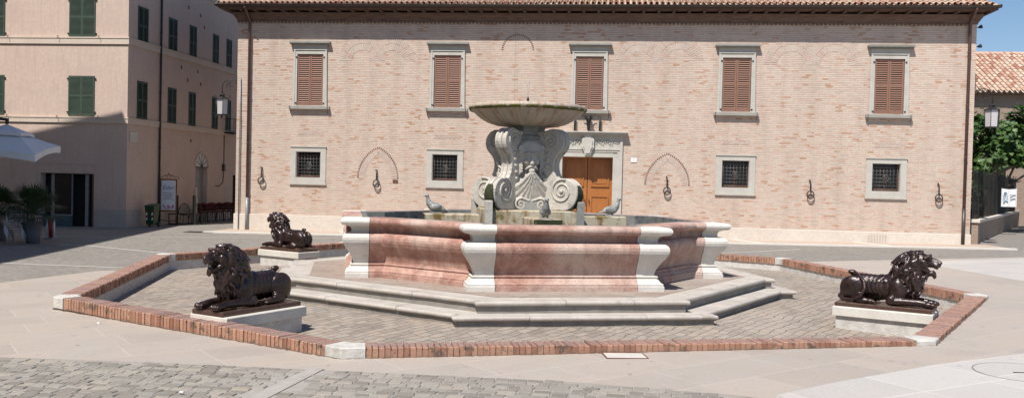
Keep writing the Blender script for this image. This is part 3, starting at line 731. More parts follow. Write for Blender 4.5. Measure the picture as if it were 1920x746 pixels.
# upper bowl
bp = [(0, 3.34), (.42, 3.315), (.50, 3.305), (.66, 3.325), (.82, 3.375), (.96, 3.45), (1.06, 3.53), (1.13, 3.595), (1.17, 3.62), (1.205, 3.632), (1.222, 3.65), (1.228, 3.675), (1.222, 3.705), (1.20, 3.728), (1.15, 3.738), (1.08, 3.725), (1.02, 3.69), (.8, 3.60), (.4, 3.55), (0, 3.54)]
mb = MB(); mb.lathe([(r, z) for r, z in bp], 72, lobes=24, lobe_d=.006); bowl = mb.build('upper_bowl', 'bowl_stone', fo)
mb = MB(); rn = random.Random(4); vs = []; n2 = 240
for i in range(n2):
    a = 2 * PI * i / n2; lo = .022 + .012 * math.sin(a * 5 + 1) + rn.uniform(0, .016); hi = .012 + .008 * math.sin(a * 3) + rn.uniform(0, .008)
    for (r, z) in ((1.19, 3.634 - lo * .7), (1.208, 3.636 - lo * .4), (1.226, 3.650), (1.232, 3.658 + hi * .5), (1.224, 3.664 + hi * .7)): vs.append((r * math.cos(a), r * math.sin(a), z + rn.uniform(-.002, .002)))
mb.add(vs, [(5 * i + k, 5 * ((i + 1) % n2) + k, 5 * ((i + 1) % n2) + k + 1, 5 * i + k + 1) for i in range(n2) for k in range(4)], True)
mb.build('moss_rim', 'moss', bowl)
mb = MB(); mb.lathe([(1.05, 3.705), (0, 3.705)], 48); mb.build('bowl_water', 'water', bowl)
mb = MB(); mb.lathe([(.0, 3.55), (.05, 3.55), (.05, 3.72), (.02, 3.74), (.035, 3.80), (.02, 3.84), (.03, 3.87), (.012, 3.93), (0, 3.93)], 10); mb.build('nozzle', 'iron', bowl)
mb = MB(); mb.tube([(0, 0, 3.93), (.004, 0, 4.05), (.0, 0, 4.16), (-.006, 0, 4.24)], [.006, .012, .028, .012], 8)
for i in range(24): mb.ball((rn.gauss(0, .03), rn.gauss(0, .03), 4.16 + rn.gauss(0, .06)), rn.uniform(.003, .008), 1)
mb.build('water_jet', 'water_jet', bowl)

# doves on the arms (three can be seen, the fourth stands behind the pedestal)
def dove():
    mb = MB()
    mb.chain([(-.16, 0, .10, .055), (-.04, 0, .115, .095), (.08, 0, .14, .10), (.15, 0, .20, .075), (.185, 0, .28, .048), (.195, 0, .335, .043)], .4, 2, .85)
    mb.ball((.205, 0, .36), (.052, .042, .042), 2); mb.chain([(.24, 0, .357, .022), (.285, 0, .347, .012), (.30, 0, .337, .007)], .5, 1)
    for sy in (-1, 1):
        mb.ball((-.02, sy * .075, .125), (.15, .028, .06), 2, Matrix.Rotation(R(8), 4, 'Y')); mb.ball((-.15, sy * .05, .09), (.11, .02, .035), 2, Matrix.Rotation(R(-10), 4, 'Y'))
        mb.ball((.22, sy * .037, .37), .012, 1)
        mb.chain([(.04, sy * .04, .06, .018), (.05, sy * .04, .0, .02)], .5, 1)
    mb.ball((-.24, 0, .065), (.12, .05, .018), 2, Matrix.Rotation(R(-12), 4, 'Y'))
    return mb
root = thing('dove_statue', 'lead dove seen end on, on the stone arm before the bearded mask', 'statue', (0, 0, 0), 0, 'lead doves on the fountain arms')
fused(dove(), 'body', 'bird_lead', root, .009, 2)
mb = MB(); mb.bbox(-.16, .14, -.09, .09, -.012, .01, .004); mb.build('base', 'bird_lead', root)
lab = ['lead dove on the left stone arm of the fountain, facing left', 'lead dove on the right stone arm of the fountain, facing right']
def fpt(a, b, z): return (FC[0] + a * math.cos(FTH) - b * math.sin(FTH), FC[1] + a * math.sin(FTH) + b * math.cos(FTH), z)
root.location = fpt(.0, -1.85, 1.497); root.rotation_euler = (0, 0, FTH - PI / 2 - .1); root.scale = (.9, 1.05, .98)
for j, (a, b, rz) in enumerate(((-1.88, 0, PI), (1.85, 0, 0))):
    c = copy_tree(root); c['label'] = lab[j]; c.location = fpt(a, b, 1.497); c.rotation_euler = (0, 0, FTH + rz - (.15 if j == 0 else .0)); c.scale = (.84, 1.05, .95)

# ------------------------------------------------------------------ lions
def lion():
    mb = MB(); rn = random.Random(11)
    mb.chain([(-.52, 0, .24, .17), (-.36, 0, .265, .20), (-.15, 0, .255, .205), (.05, 0, .265, .22), (.22, 0, .31, .225), (.33, 0, .40, .21)], .35, 2, .80)
    for sy in (-1, 1):
        mb.ball((-.46, sy * .135, .225), (.205, .085, .20), 3)                     # haunch
        mb.ball((-.56, sy * .10, .15), (.11, .09, .13), 2)
        mb.chain([(-.33, sy * .19, .10, .07), (-.42, sy * .20, .06, .055), (-.22, sy * .205, .045, .045)], .35)
        mb.ball((-.19, sy * .205, .045), (.085, .052, .045), 2)
        for j in range(4): mb.ball((-.115, sy * .205 + (j - 1.5) * .024, .035), (.03, .014, .026), 1)
        mb.ball((.20, sy * .155, .235), (.125, .075, .19), 3)                       # shoulder
        mb.chain([(.12, sy * .19, .10, .07), (.10, sy * .195, .065, .062), (.30, sy * .18, .075, .058), (.50, sy * .16, .075, .055), (.60, sy * .155, .065, .055)], .35)
        mb.ball((.645, sy * .155, .055), (.10, .072, .055), 2)
        for j in range(4):
            y = sy * .155 + (j - 1.5) * .040; mb.ball((.735 - abs(j - 1.5) * .014, y, .048), (.046, .0185, .040), 2); mb.ball((.772 - abs(j - 1.5) * .012, y, .028), (.014, .009, .012), 1)
        for j in range(6): mb.chain([(-.22 + j * .062, sy * .140, .37, .009), (-.24 + j * .066, sy * .163, .27, .009), (-.20 + j * .066, sy * .155, .17, .007)], .8, 1)   # ribs
    mb.chain([(.32, 0, .42, .17), (.40, 0, .55, .165), (.46, 0, .66, .15)], .3)       # neck
    # head, a size larger than the rest
    K = 1.16; O = Vector((.50, 0, .70))
    def hp(x, y, z): q = O + (Vector((x, y, z)) - O) * K; return (q.x - .01, q.y, q.z - .01)
    def hb(c, r, sub=2, M=None): mb.ball(hp(*c), tuple(v * K for v in r) if not isinstance(r, float) else r * K, sub, M)
    def hc(P, st=.4, sub=2, ys=1.0): mb.chain([(*hp(*p[:3]), p[3] * K) for p in P], st, sub, ys)
    hb((.50, 0, .715), (.14, .115, .12), 3)
    hb((.585, 0, .765), (.065, .075, .045))                                          # forehead
    hc([(.59, 0, .705, .066), (.66, 0, .692, .055), (.715, 0, .684, .050)], .3, 2, 1.0)
    hb((.752, 0, .708), (.024, .034, .022))                                          # nose
    hc([(.60, 0, .775, .026), (.68, 0, .742, .024), (.735, 0, .725, .020)])
    hc([(.55, 0, .585, .055), (.62, 0, .562, .042), (.672, 0, .560, .036)], .3)       # open lower jaw
    hb((.685, 0, .530), (.026, .034, .042))
    for sy in (-1, 1):
        hc([(.605, sy * .025, .79, .022), (.62, sy * .07, .795, .024), (.575, sy * .105, .77, .022)])   # brows
        hb((.628, sy * .062, .752), .019)
        hb((.70, sy * .036, .668), (.046, .030, .040))
        hb((.555, sy * .085, .69), (.06, .042, .07))
        hc([(.55, sy * .075, .62, .034), (.59, sy * .055, .595, .03)])
        hb((.715, sy * .030, .628), (.010, .009, .022), 1)                           # teeth
        hb((.672, sy * .028, .600), (.010, .009, .018), 1)
        hb((.475, sy * .115, .80), (.022, .020, .034), 2, Matrix.Rotation(sy * -.4, 4, 'X'))
    # mane: thick waving locks flowing back and down over neck, shoulders and chest
    mb.ball((.33, 0, .52), (.21, .175, .28), 3); mb.ball((.44, 0, .36), (.13, .13, .20), 3); mb.ball((.42, 0, .74), (.13, .12, .13), 3)
    def lock(p, d, ln, r, wv=.13):
        q = Vector(p); d = Vector(d).normalized(); pts = []; side = d.cross(Vector((q.x - .33, q.y, (q.z - .5) * .4))).normalized()
        ph = rn.choice((0, PI)) + rn.uniform(-.4, .4)
        for i in range(8):
            t = i / 7; o = q + d * ln * t + side * (math.sin(t * 6.3 + ph) - math.sin(ph)) * ln * wv
            pts.append((*o, max(.007, r * (.75 + .5 * math.sin(PI * min(1, t * 1.25)) - .75 * t ** 2))))
        mb.chain(pts, .45, 1)
    for i in range(270):
        u = rn.uniform(-1, 1); a = rn.uniform(0, 2 * PI); s_ = math.sqrt(1 - u * u)
        n = Vector((s_ * math.cos(a), s_ * math.sin(a), u)); c = Vector((.335, 0, .50)); p = c + Vector((n.x * .205, n.y * .185, n.z * .345))
        if p.x > .42 and p.z > .55: continue
        if p.z < .2: continue
        d = Vector((-.7 if p.z > .5 else -.35, n.y * .15, -.95))
        if p.x > .42: d = Vector((-.05, n.y * .15, -1))
        if p.z > .70: d = Vector((-.75, n.y * .5, -.6))
        lock(p, d, rn.uniform(.13, .20), rn.uniform(.017, .025))
    for i in range(30):                                                              # ruff framing the face
        a = R(-35 + 250 * i / 29); y = math.cos(a) * .145; z = .71 + math.sin(a) * .15
        lock((.47 - .02 * math.sin(a), y, z), (-.75, y * 1.6, (z - .70) * 1.0 - .55), .16, .026, .12)
    for i in range(22): lock((.47 + rn.uniform(-.09, .06), rn.uniform(-.10, .10), .85 + rn.uniform(-.02, .01)), (-.8, rn.uniform(-.6, .6), -.35), .08, .026, .12)
    for i in range(44): lock((.46 + rn.uniform(-.02, .09), rn.uniform(-.12, .12), rn.uniform(.26, .54)), (.0, rn.uniform(-.2, .2), -1), .14, .023)
    for i in range(10): lock((.56 + rn.uniform(-.03, .05), rn.uniform(-.05, .05), .53), (-.1, rn.uniform(-.2, .2), -1), .13, .020)
    # tail round the right haunch, tuft resting on the rump
    mb.chain([(-.62, .02, .16, .04), (-.67, -.10, .08, .032), (-.60, -.22, .045, .030), (-.45, -.255, .05, .030), (-.32, -.26, .12, .030), (-.265, -.235, .24, .028), (-.29, -.19, .35, .028), (-.37, -.12, .43, .030), (-.45, -.05, .455, .034)], .4)
    mb.ball((-.50, -.02, .47), (.07, .045, .042), 2)
    for i in range(10): lock((-.47, -.03, .47), (-.8, rn.uniform(-.7, .7), rn.uniform(-.1, .5)), .07, .022)
    return mb
spots = [((5.97, 13.86), -32.3, 'bronze lion at the right of the fountain, seen side on, mouth open'),
         ((-3.61, 12.17), -120.5, 'bronze lion nearest the left foreground kerb, its face and both front paws towards the viewer'),
         ((-5.56, 21.86), 146.5, 'bronze lion farthest back on the left, its back and mane turned to us')]
lr = thing('lion_statue', spots[0][2], 'statue', (0, 0, 0), 0, 'bronze lions around the fountain')
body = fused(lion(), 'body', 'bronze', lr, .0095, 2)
mb = MB(); mb.bbox(-.70, .72, -.30, .30, -.065, .0, .01); mb.build('bronze_base', 'bronze', lr)
pr = thing('statue_plinth', 'x', 'plinth', (0, 0, 0), 0, 'stone plinths under the bronze lions')
mb = MB(); mb.bbox(-.72, .74, -.355, .355, .165, .31, .012); mb.build('top_slab', 'plinth_marble', pr)
mb = MB(); mb.bbox(-.675, .695, -.31, .31, -.2, .164, .01); mb.build('plinth_block', 'rough_white', pr)
pl_lab = ['pale stone plinth under the right hand lion, beside the brick kerb', 'pale stone plinth under the front left lion, with a grey lower block', 'stained cream stone plinth under the farthest lion, behind on the left']
for j, ((x, y), dg_, lb) in enumerate(spots):
    a = lr if j == 0 else copy_tree(lr); b = pr if j == 0 else copy_tree(pr)
    a['label'] = lb; a.location = (x - (.03 if j == 1 else 0), y, .376); a.rotation_euler = (0, 0, R(dg_)); b['label'] = pl_lab[j]; b.location = (x, y, 0); b.rotation_euler = (0, 0, R(dg_))

# ------------------------------------------------------------------ brick palace
pal = thing('brick_palace', 'long two storey palace of cream and rosy brick with brown shuttered windows and tiled roof', 'building', (0, FY, 0), FT)
XL, XR = -11.15, 16.89; ZB, ZT = -.5, 8.62
WX = [-8.14 + 5.505 * i for i in range(5)]; WX[2] = 2.87
SW = [-8.16, -2.665, None, 8.43, 13.88]
ops = [(x - .53, x + .53, 4.96, 6.97) for x in WX] + [(x - .51, x + .51, 2.11, 3.12) for x in SW if x is not None] + [(1.91, 3.84, .02, 3.14)]
def wall_grid(mb, x0, x1, z0, z1, ops, y=0.0, flip=False, ax='x'):
    xs = sorted({x0, x1, *[o[0] for o in ops], *[o[1] for o in ops]}); zs = sorted({z0, z1, *[o[2] for o in ops], *[o[3] for o in ops]})
    for a, b in zip(xs, xs[1:]):
        for c, d in zip(zs, zs[1:]):
            mx, mz = (a + b) / 2, (c + d) / 2
            if any(o[0] < mx < o[1] and o[2] < mz < o[3] for o in ops): continue
            q = [(a, y, c), (b, y, c), (b, y, d), (a, y, d)] if ax == 'x' else [(y, a, c), (y, b, c), (y, b, d), (y, a, d)]
            mb.add(q if not flip else q[::-1], [(0, 1, 2, 3)])
def reveals(mb, ops, depth, y=0.0, ax='x'):
    for (a, b, c, d) in ops:
        for q in ([(a, 0, c), (a, depth, c), (a, depth, d), (a, 0, d)], [(b, 0, d), (b, depth, d), (b, depth, c), (b, 0, c)], [(a, 0, d), (a, depth, d), (b, depth, d), (b, 0, d)], [(a, 0, c), (b, 0, c), (b, depth, c), (a, depth, c)]):
            mb.add([(p[0], y + p[1], p[2]) if ax == 'x' else (y - p[1], p[0], p[2]) for p in q], [(0, 1, 2, 3)])
mb = MB(); wall_grid(mb, XL, XR, ZB, ZT, ops); reveals(mb, ops, .32)
mb.add([(XL, 0, ZB), (XL, 13, ZB), (XL, 13, ZT), (XL, 0, ZT)], [(3, 2, 1, 0)]); mb.add([(XR, 0, ZB), (XR, 13, ZB), (XR, 13, ZT), (XR, 0, ZT)], [(0, 1, 2, 3)])
mb.add([(XL, 13, ZB), (XR, 13, ZB), (XR, 13, ZT), (XL, 13, ZT)], [(3, 2, 1, 0)])
mb.build('wall', 'facade_brick', pal)
# rendered plinth
mb = MB()
for a, b in ((XL - .04, 1.50), (4.26, XR + .03)): mb.bbox(a, b, -.05, .02, ZB, .60, .012)
mb.build('plinth', 'plinth_render', pal)
mb = MB()
for i in range(7):
    for j in range(4): mb.box(13.3 + i * .1, 13.3 + i * .1 + .045, -.056, -.049, .22 + j * .075, .22 + j * .075 + .04)
mb.build('vent_grille', 'render_base', pal)
# corbelled brick cornice, rafters, gutter, roof
mb = MB()
for k, (o, z) in enumerate(((.03, 8.25), (.06, 8.316), (.10, 8.382), (.14, 8.448), (.19, 8.514))):
    mb.box(XL - o, XR + o, -o, .02 + 13, z, z + .0655)
for i in range(int((XR - XL) / .15)): mb.box(XL + i * .15, XL + i * .15 + .075, -.085, -.03, 8.185, 8.248)
mb.build('brick_cornice', 'dark_brick', pal)
mb = MB(); mb.box(XL - .56, XR + .48, -.60, 13.6, 8.66, 8.69); mb.box(XL - .56, XR + .48, -.60, -.575, 8.691, 8.80); mb.box(XL - .56, XL - .53, -.57, 13.6, 8.691, 8.80); mb.box(XR + .45, XR + .48, -.57, 13.6, 8.691, 8.80); mb.build('eave_boards', 'rafter_wood', pal)
x = XL - .3
while x < XR + .4: mb = MB(); mb.box(x, x + .10, -.56, .02, 8.582, 8.657); mb.build('rafter', 'rafter_wood', pal); x += .56
mb = MB(); n = 10
prf = [(-.64 + .075 * math.cos(R(180 + 180 * i / n)), 8.80 + .075 * math.sin(R(180 + 180 * i / n))) for i in range(n + 1)] + []
GL, GR = XL - .66, XR + .56; vs = [(xx, y, z) for xx in (GL, GR) for y, z in prf]; m = len(prf)
mb.add(vs, [(i, i + 1, m + i + 1, m + i) for i in range(m - 1)], True)
mb.add([(GL, y, z) for y, z in prf], [tuple(range(m))]); mb.add([(GR, y, z) for y, z in prf], [tuple(range(m))])
mb.tube([(GL, -.715, 8.802), (GR, -.715, 8.802)], .012, 6)
mb.tube([(GR - .04, -.66, 8.80), (GR - .04, 6, 8.80)], .07, 8); mb.tube([(GL + .02, -.66, 8.80), (GL + .02, 6, 8.80)], .07, 8)
mb.build('gutter', 'gutter_metal', pal)
def tiles(mb, x0, x1, y0, z0, slope, rows, pitch, rlen, seed, rr=.082):
    rn = random.Random(seed); c, s_ = math.cos(slope), math.sin(slope); n = int((x1 - x0) / pitch); seg = 5
    for i in range(n + 1):
        for j in range(rows):
            cx = x0 + i * pitch + rn.uniform(-.008, .008)
            for cover in (1, 0):
                xx = cx + (0 if cover else pitch / 2); vs = []
                dz = rn.uniform(-.006, .008)
                for (t, r_) in ((0, rr), (rlen * 1.22, rr * .80)):
                    d = j * rlen + t + rn.uniform(-.012, .012) * (t == 0)
                    lift = .055 - (.028 if t else 0)
                    for k in range(seg + 1):
                        a = PI * k / seg
                        ox = math.cos(a) * r_; oz = math.sin(a) * r_ * (1 if cover else -1) + (lift if cover else .045 + (.0 if t else .02))
                        vs.append((xx + ox, y0 + d * c - oz * s_, z0 + d * s_ + oz * c + dz))
                m = seg + 1; fs = [(k, k + 1, m + k + 1, m + k) for k in range(seg)]
                mb.add(vs, fs, True)
                if cover and (j == 0 or True):   # thickness at the mouth of the tile
                    v2 = vs[:m] + [(p[0] * 1 - (p[0] - xx) * .16, p[1], p[2] - .014) for p in vs[:m]]
                    mb.add(v2, [(k + 1, k, m + k, m + k + 1) for k in range(m - 1)])
mb = MB(); tiles(mb, XL - .52, XR + .44, -.63, 8.81, R(18), 9, .215, .33, 1); mb.build('roof_tiles', 'roof_tile', pal)
mb = MB(); sl = math.tan(R(18))
mb.add([(XL - .58, -.61, 8.79), (XR + .5, -.61, 8.79), (XR + .5, 6.4, 8.79 + 7.01 * sl), (XL - .58, 6.4, 8.79 + 7.01 * sl), (XR + .5, 13.6, 8.79), (XL - .58, 13.6, 8.79)], [(0, 1, 2, 3), (3, 2, 4, 5)])
mb.build('roof', 'dark_brick', pal)
# windows of the upper floor
def upper_window(x, par):
    fr = MB(); zt, zb = 6.965, 4.965
    # jambs slightly battered: wider at the sill
    for sx in (-1, 1):
        a0, a1 = .535, .66; poly = [(x + sx * .53, 4.92), (x + sx * (a1 + .03), 4.92), (x + sx * a1, 7.10), (x + sx * .53, 7.10)]
        fr.prism(poly if sx > 0 else poly[::-1], -.045, .02, 'y')
        poly = [(x + sx * .615, 4.925), (x + sx * (a1 + .045), 4.925), (x + sx * (a1 + .012), 7.12), (x + sx * .60, 7.12)]
        fr.prism(poly if sx > 0 else poly[::-1], -.06, -.0451, 'y')
    fr.box(x - .53, x + .53, -.045, .02, 6.972, 7.10); fr.box(x - .68, x + .68, -.07, .02, 7.122, 7.155)
    f_ = fr.build('window', 'frame_stone', par, recalc=True)
    mb = MB(); mb.box(x - .68, x + .68, -.03, .02, 7.157, 7.34); mb.build('frieze', 'frame_stone', f_)
    mb = MB(); mb.box(x - .80, x + .80, -.15, .02, 7.342, 7.39); mb.box(x - .82, x + .82, -.20, .02, 7.391, 7.445); mb.prism([(x - .82, 7.446), (x + .82, 7.446), (x + .80, 7.475), (x - .80, 7.475)], -.19, .02, 'y'); mb.build('cornice', 'green_stone' if x > 10 else 'frame_dark', f_, recalc=True)
    mb = MB(); mb.bbox(x - .82, x + .82, -.15, .02, 4.80, 4.918, .01); mb.build('sill', 'frame_dark', f_)
    for sx in (-1, 1):
        mb = MB(); mb.tube([(x + sx * .76, -.155, 4.93), (x + sx * .76, -.17, 4.78), (x + sx * .76, -.05, 4.62)], .009, 5); mb.build('shutter_catch', 'iron', f_)
        for zz in (6.83, 5.02): mb = MB(); mb.box(x + sx * .57 - .03, x + sx * .57 + .03, -.07, -.0465, zz, zz + .04); mb.build('hinge', 'iron', f_)
    for sx in (-1, 1): shutter(x + (sx - 1) * .26 + 0, x + (sx - 1) * .26 + .515 + 0, zb + .005, zt, .0, 'shutter_brown', f_, 11)
def shutter(x0, x1, z0, z1, y, mat, par, nsl, T=None, mid=True, th=.04):
    mb = MB(T); st = .055; zm = z0 + (z1 - z0) * .5
    mb.box(x0 + .003, x0 + st, y, y + th, z0, z1); mb.box(x1 - st, x1 - .003, y, y + th, z0, z1)
    rails = [(z0, z0 + .085), (zm - .04, zm + .04), (z1 - .085, z1)]
    for a, b in rails: mb.box(x0 + st, x1 - st, y + .001, y + th - .001, a, b)
    for a, b in ((rails[0][1], rails[1][0]), (rails[1][1], rails[2][0])):
        for i in range(nsl):
            zc = a + (b - a) * (i + .5) / nsl; h_ = (b - a) / nsl * .34
            mb.add([(x0 + st, y + .003, zc - h_), (x1 - st, y + .003, zc - h_), (x1 - st, y + th, zc + h_ * .9), (x0 + st, y + th, zc + h_ * .9),
                    (x0 + st, y + .003, zc - h_ + .012), (x1 - st, y + .003, zc - h_ + .012), (x1 - st, y + th, zc + h_ * .9 + .012), (x0 + st, y + th, zc + h_ * .9 + .012)],
                   [(0, 1, 2, 3), (7, 6, 5, 4), (0, 4, 5, 1), (1, 5, 6, 2), (0, 3, 7, 4)])
    return mb.build('shutter', mat, par, recalc=True)
for x in WX: upper_window(x, pal)
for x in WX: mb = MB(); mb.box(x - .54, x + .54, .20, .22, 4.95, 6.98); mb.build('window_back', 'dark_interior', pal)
# barred windows of the ground floor
def small_window(x, par):
    fr = MB(); o = (x - .51, x + .51, 2.11, 3.12)
    for a, b, c, d in ((x - .72, x - .51, 1.88, 3.30), (x + .51, x + .72, 1.88, 3.30)): fr.box(a, b, -.03, .02, c, d)
    fr.box(x - .51, x + .51, -.03, .02, 3.122, 3.30); fr.box(x - .51, x + .51, -.03, .02, 1.88, 2.108)
    fr.box(x - .74, x + .74, -.06, .02, 3.302, 3.335); fr.box(x - .75, x + .75, -.07, .02, 1.82, 1.878)
    fr.box(x - .507, x - .49, -.005, .3, 2.11, 3.12); fr.box(x + .49, x + .507, -.005, .3, 2.11, 3.12)
    f_ = fr.build('barred_window', 'frame_stone', par)
    mb = MB(); mb.box(x - .49, x + .49, .255, .27, 2.11, 3.12); mb.build('pane', 'dark_glass', f_)
    mb = MB(); mb.box(x - .49, x + .49, .2, .25, 2.11, 2.20); mb.box(x - .03, x + .03, .2, .25, 2.2, 2.95); mb.box(x - .49, x - .44, .2, .25, 2.2, 3.1); mb.box(x + .44, x + .49, .2, .25, 2.2, 3.1)
    mb.build('casement', 'rust_brown', f_)
    mb = MB(); y = .10
    for i in range(8): xx = x - .49 + (i + .5) * .98 / 8; mb.tube([(xx, y, 2.11), (xx, y, 3.12)], .009, 6)
    for i in range(7): zz = 2.11 + (i + .5) * 1.01 / 7.6; mb.tube([(x - .49, y - .012, zz), (x + .49, y - .012, zz)], .010, 6)
    mb.tube([(x, y - .03, 2.42), (x - .15, y - .03, 2.57), (x, y - .03, 2.72), (x + .15, y - .03, 2.57)], .016, 6, closed=True)
    mb.tube([(x, y - .03, 2.50), (x - .06, y - .03, 2.57), (x, y - .03, 2.64), (x + .06, y - .03, 2.57)], .014, 6, closed=True)
    mb.build('grille', 'iron_grey', f_)
for x in SW:
    if x is not None: small_window(x, pal)
# portal
x = 2.875; fr = MB()
for sx in (-1, 1):
    for (a, b, yo) in ((.966, 1.13, .05), (1.13, 1.22, .07), (1.22, 1.32, .085)):
        c0, c1 = sorted((x + sx * a, x + sx * b)); fr.box(c0, c1, -yo, .05, ZB, 3.38 - (1.32 - b) * .5 if b < 1.3 else 3.96)
fr.box(x - .975, x - .962, .0, .55, ZB, 3.14); fr.box(x + .962, x + .975, .0, .55, ZB, 3.14); fr.box(x - .966, x + .966, .0, .55, 3.141, 3.20); fr.box(x - .966, x + .966, -.05, -.001, 3.145, 3.33); fr.box(x - 1.218, x + 1.218, -.07, .05, 3.332, 3.375); fr.box(x - 1.218, x + 1.218, -.085, .05, 3.42, 3.445); fr.box(x - 1.218, x + 1.218, -.055, .05, 3.376, 3.419)
fr.box(x - 1.218, x + 1.218, -.05, .05, 3.446, 3.96)
d_ = fr.build('portal', 'frame_stone', pal)
mb = MB(); mb.box(x - 1.40, x + 1.40, -.16, .05, 3.962, 4.02); mb.box(x - 1.46, x + 1.46, -.24, .05, 4.021, 4.07); mb.box(x - 1.50, x + 1.50, -.28, .05, 4.071, 4.11); mb.build('portal_cornice', 'frame_stone', d_)
mb = MB(); shp = [(-.15, 3.96), (.15, 3.96), (.15, 3.91), (.24, 3.80), (.225, 3.62), (.245, 3.52), (.15, 3.38), (.11, 3.20), (-.11, 3.20), (-.15, 3.38), (-.245, 3.52), (-.225, 3.62), (-.24, 3.80), (-.15, 3.91)]
mb.prism([(x + a, b) for a, b in shp], -.16, -.0505, 'y'); mb.prism([(x + a * .72, 3.60 + (b - 3.60) * .8) for a, b in shp], -.20, -.1605, 'y'); mb.build('shield', 'frame_stone', d_, recalc=True)
mb = MB(); rn = random.Random(2)
for sx in (-1, 1):
    for i in range(8):
        t = .32 + i * .085; zz = 3.69 + .05 * math.sin(i * 1.7)
        mb.ball((x + sx * t, -.06, zz), (.035, .035, .04), 1); mb.ball((x + sx * (t + .03), -.065, zz + .05), (.018, .02, .045), 1); mb.ball((x + sx * (t + .02), -.06, zz - .05), (.016, .02, .05), 1)
    mb.tube([(x + sx * 1.0, -.06, 3.70), (x + sx * 1.12, -.06, 3.665), (x + sx * 1.2, -.06, 3.68)], [.02, .015, .01], 6)
mb.build('garland', 'frame_stone', d_)
for sx in (-1, 1):
    mb = MB(); a, b = sorted((x + sx * .012, x + sx * .962)); mb.T = Matrix.Translation((0, .27, 0)); mb.box(a, b, .19, .24, -.3, 3.14)
    for (c, d) in ((.25, 1.62), (2.06, 2.98)):
        w0 = a + .17; w1 = b - .17
        mb.box(w0, w1, .175, .1895, c, d); mb.bbox(w0 + .06, w1 - .06, .16, .1745, c + .07, d - .07, .0)
        for (p, q, r_, s_) in ((w0 - .045, w0, c - .045, d + .045), (w1, w1 + .045, c - .045, d + .045), (w0, w1, d, d + .045), (w0, w1, c - .045, c)): mb.box(p, q, .145, .1895, r_, s_)
    dl = mb.build('door_leaf', 'door_wood', d_)
    mb = MB(); mb.tube([(x + sx * .08, .42, 1.35), (x + sx * .08, .39, 1.38), (x + sx * .08, .39, 1.5), (x + sx * .08, .42, 1.53)], .012, 6); mb.build('handle', 'iron', dl)
mb = MB(); mb.box(x - .97, x + .97, .53, .55, -.3, 3.2); mb.build('door_back', 'dark_interior', d_)
mb = MB(); mb.bbox(x - 1.5, x + 1.5, -.55, .1, -.4, .20, .01); mb.build('doorstep', 'edge_stone', d_)
# blocked pointed arches: dentil voussoirs in relief
def pointed(cx, zb, half, rise, nteeth, par, inner=True):
    mb = MB(); mb2 = MB()
    Rr = (half * half + rise * rise) / (2 * half); a_end = math.acos((Rr - half) / Rr)
    for sx in (-1, 1):
        for i in range(nteeth):
            a = a_end * (i + .5) / nteeth; px = cx + sx * (half - Rr + Rr * math.cos(a)); pz = zb + Rr * math.sin(a)
            T = Matrix.Translation((px, 0, pz)) @ Matrix.Rotation(-sx * a, 4, 'Y')
            m_ = MB(T); m_.box(-.034, .034, -.010, .01, -.016, .016); mb.v += m_.v and []; 
            o = len(mb.v); mb.v += m_.v; mb.f += [[q + o for q in f_] for f_ in m_.f]; mb.sm += m_.sm; mb.mi += m_.mi
        if inner:
            for i in range(int(nteeth * 1.1)):
                a = a_end * (i + .5) / (nteeth * 1.1); r_ = Rr - .17; px = cx + sx * (half - Rr + r_ * math.cos(a)); pz = zb + r_ * math.sin(a)
                if sx * (px - cx) < 0: continue
                T = Matrix.Translation((px, 0, pz)) @ Matrix.Rotation(-sx * a, 4, 'Y'); m_ = MB(T); m_.box(-.10, .10, -.006, .01, -.026, .026)
                o = len(mb2.v); mb2.v += m_.v; mb2.f += [[q + o for q in f_] for f_ in m_.f]; mb2.sm += m_.sm; mb2.mi += m_.mi
    a_ = mb.build('arch_dentils', 'rust_brown', par); 
    if inner: mb2.build('arch_bricks', 'voussoir', par)
pointed(-5.33, 2.13, .80, 1.22, 19, pal); pointed(5.90, 2.13, .82, 1.20, 19, pal); pointed(.09, 7.17, .60, .62, 12, pal, False)
# herringbone and fanned brickwork in relief of the old arches
def brk(px, pz, an, ln=.24, hh=.027, y=.004):
    T = Matrix.Translation((px, 0, pz)) @ Matrix.Rotation(an, 4, 'Y'); m_ = MB(T); m_.box(-ln / 2, ln / 2, -y - random.uniform(0, .005), .01, -hh, hh)
    o = len(mb.v); mb.v += m_.v; mb.f += [[q + o for q in f_] for f_ in m_.f]; mb.sm += m_.sm; mb.mi += m_.mi
for (cx, cz, r0) in ((-6.05, 6.72, .42), (-4.85, 6.72, .42), (4.75, 6.78, .40), (6.2, 6.85, .42), (10.35, 6.72, .5), (11.9, 6.72, .5)):
    mb = MB()
    for ring_ in range(2):
        r_ = r0 + .13 + ring_ * .26; n = int(PI * r_ / .075)
        for i in range(n):
            a = PI * (i + .5) / n; brk(cx + r_ * math.cos(a), cz + r_ * math.sin(a), -a)
    mb.build('relief_brickwork', 'voussoir', pal)
for (cx, cz) in ((-8.1, 3.86), (-2.6, 3.84), (8.4, 3.82), (13.9, 3.80)):
    mb = MB()
    for i in range(16):
        for s_ in (-1, 1): brk(cx - .5 + i * .066, cz + s_ * .055, s_ * .75, .13, .016)
    mb.build('herringbone_brickwork', 'voussoir', pal)
mb = MB(); mb.box(-4.72, -4.52, -.03, .02, 1.99, 2.10); mb.build('old_stone', 'rust_brown', pal)
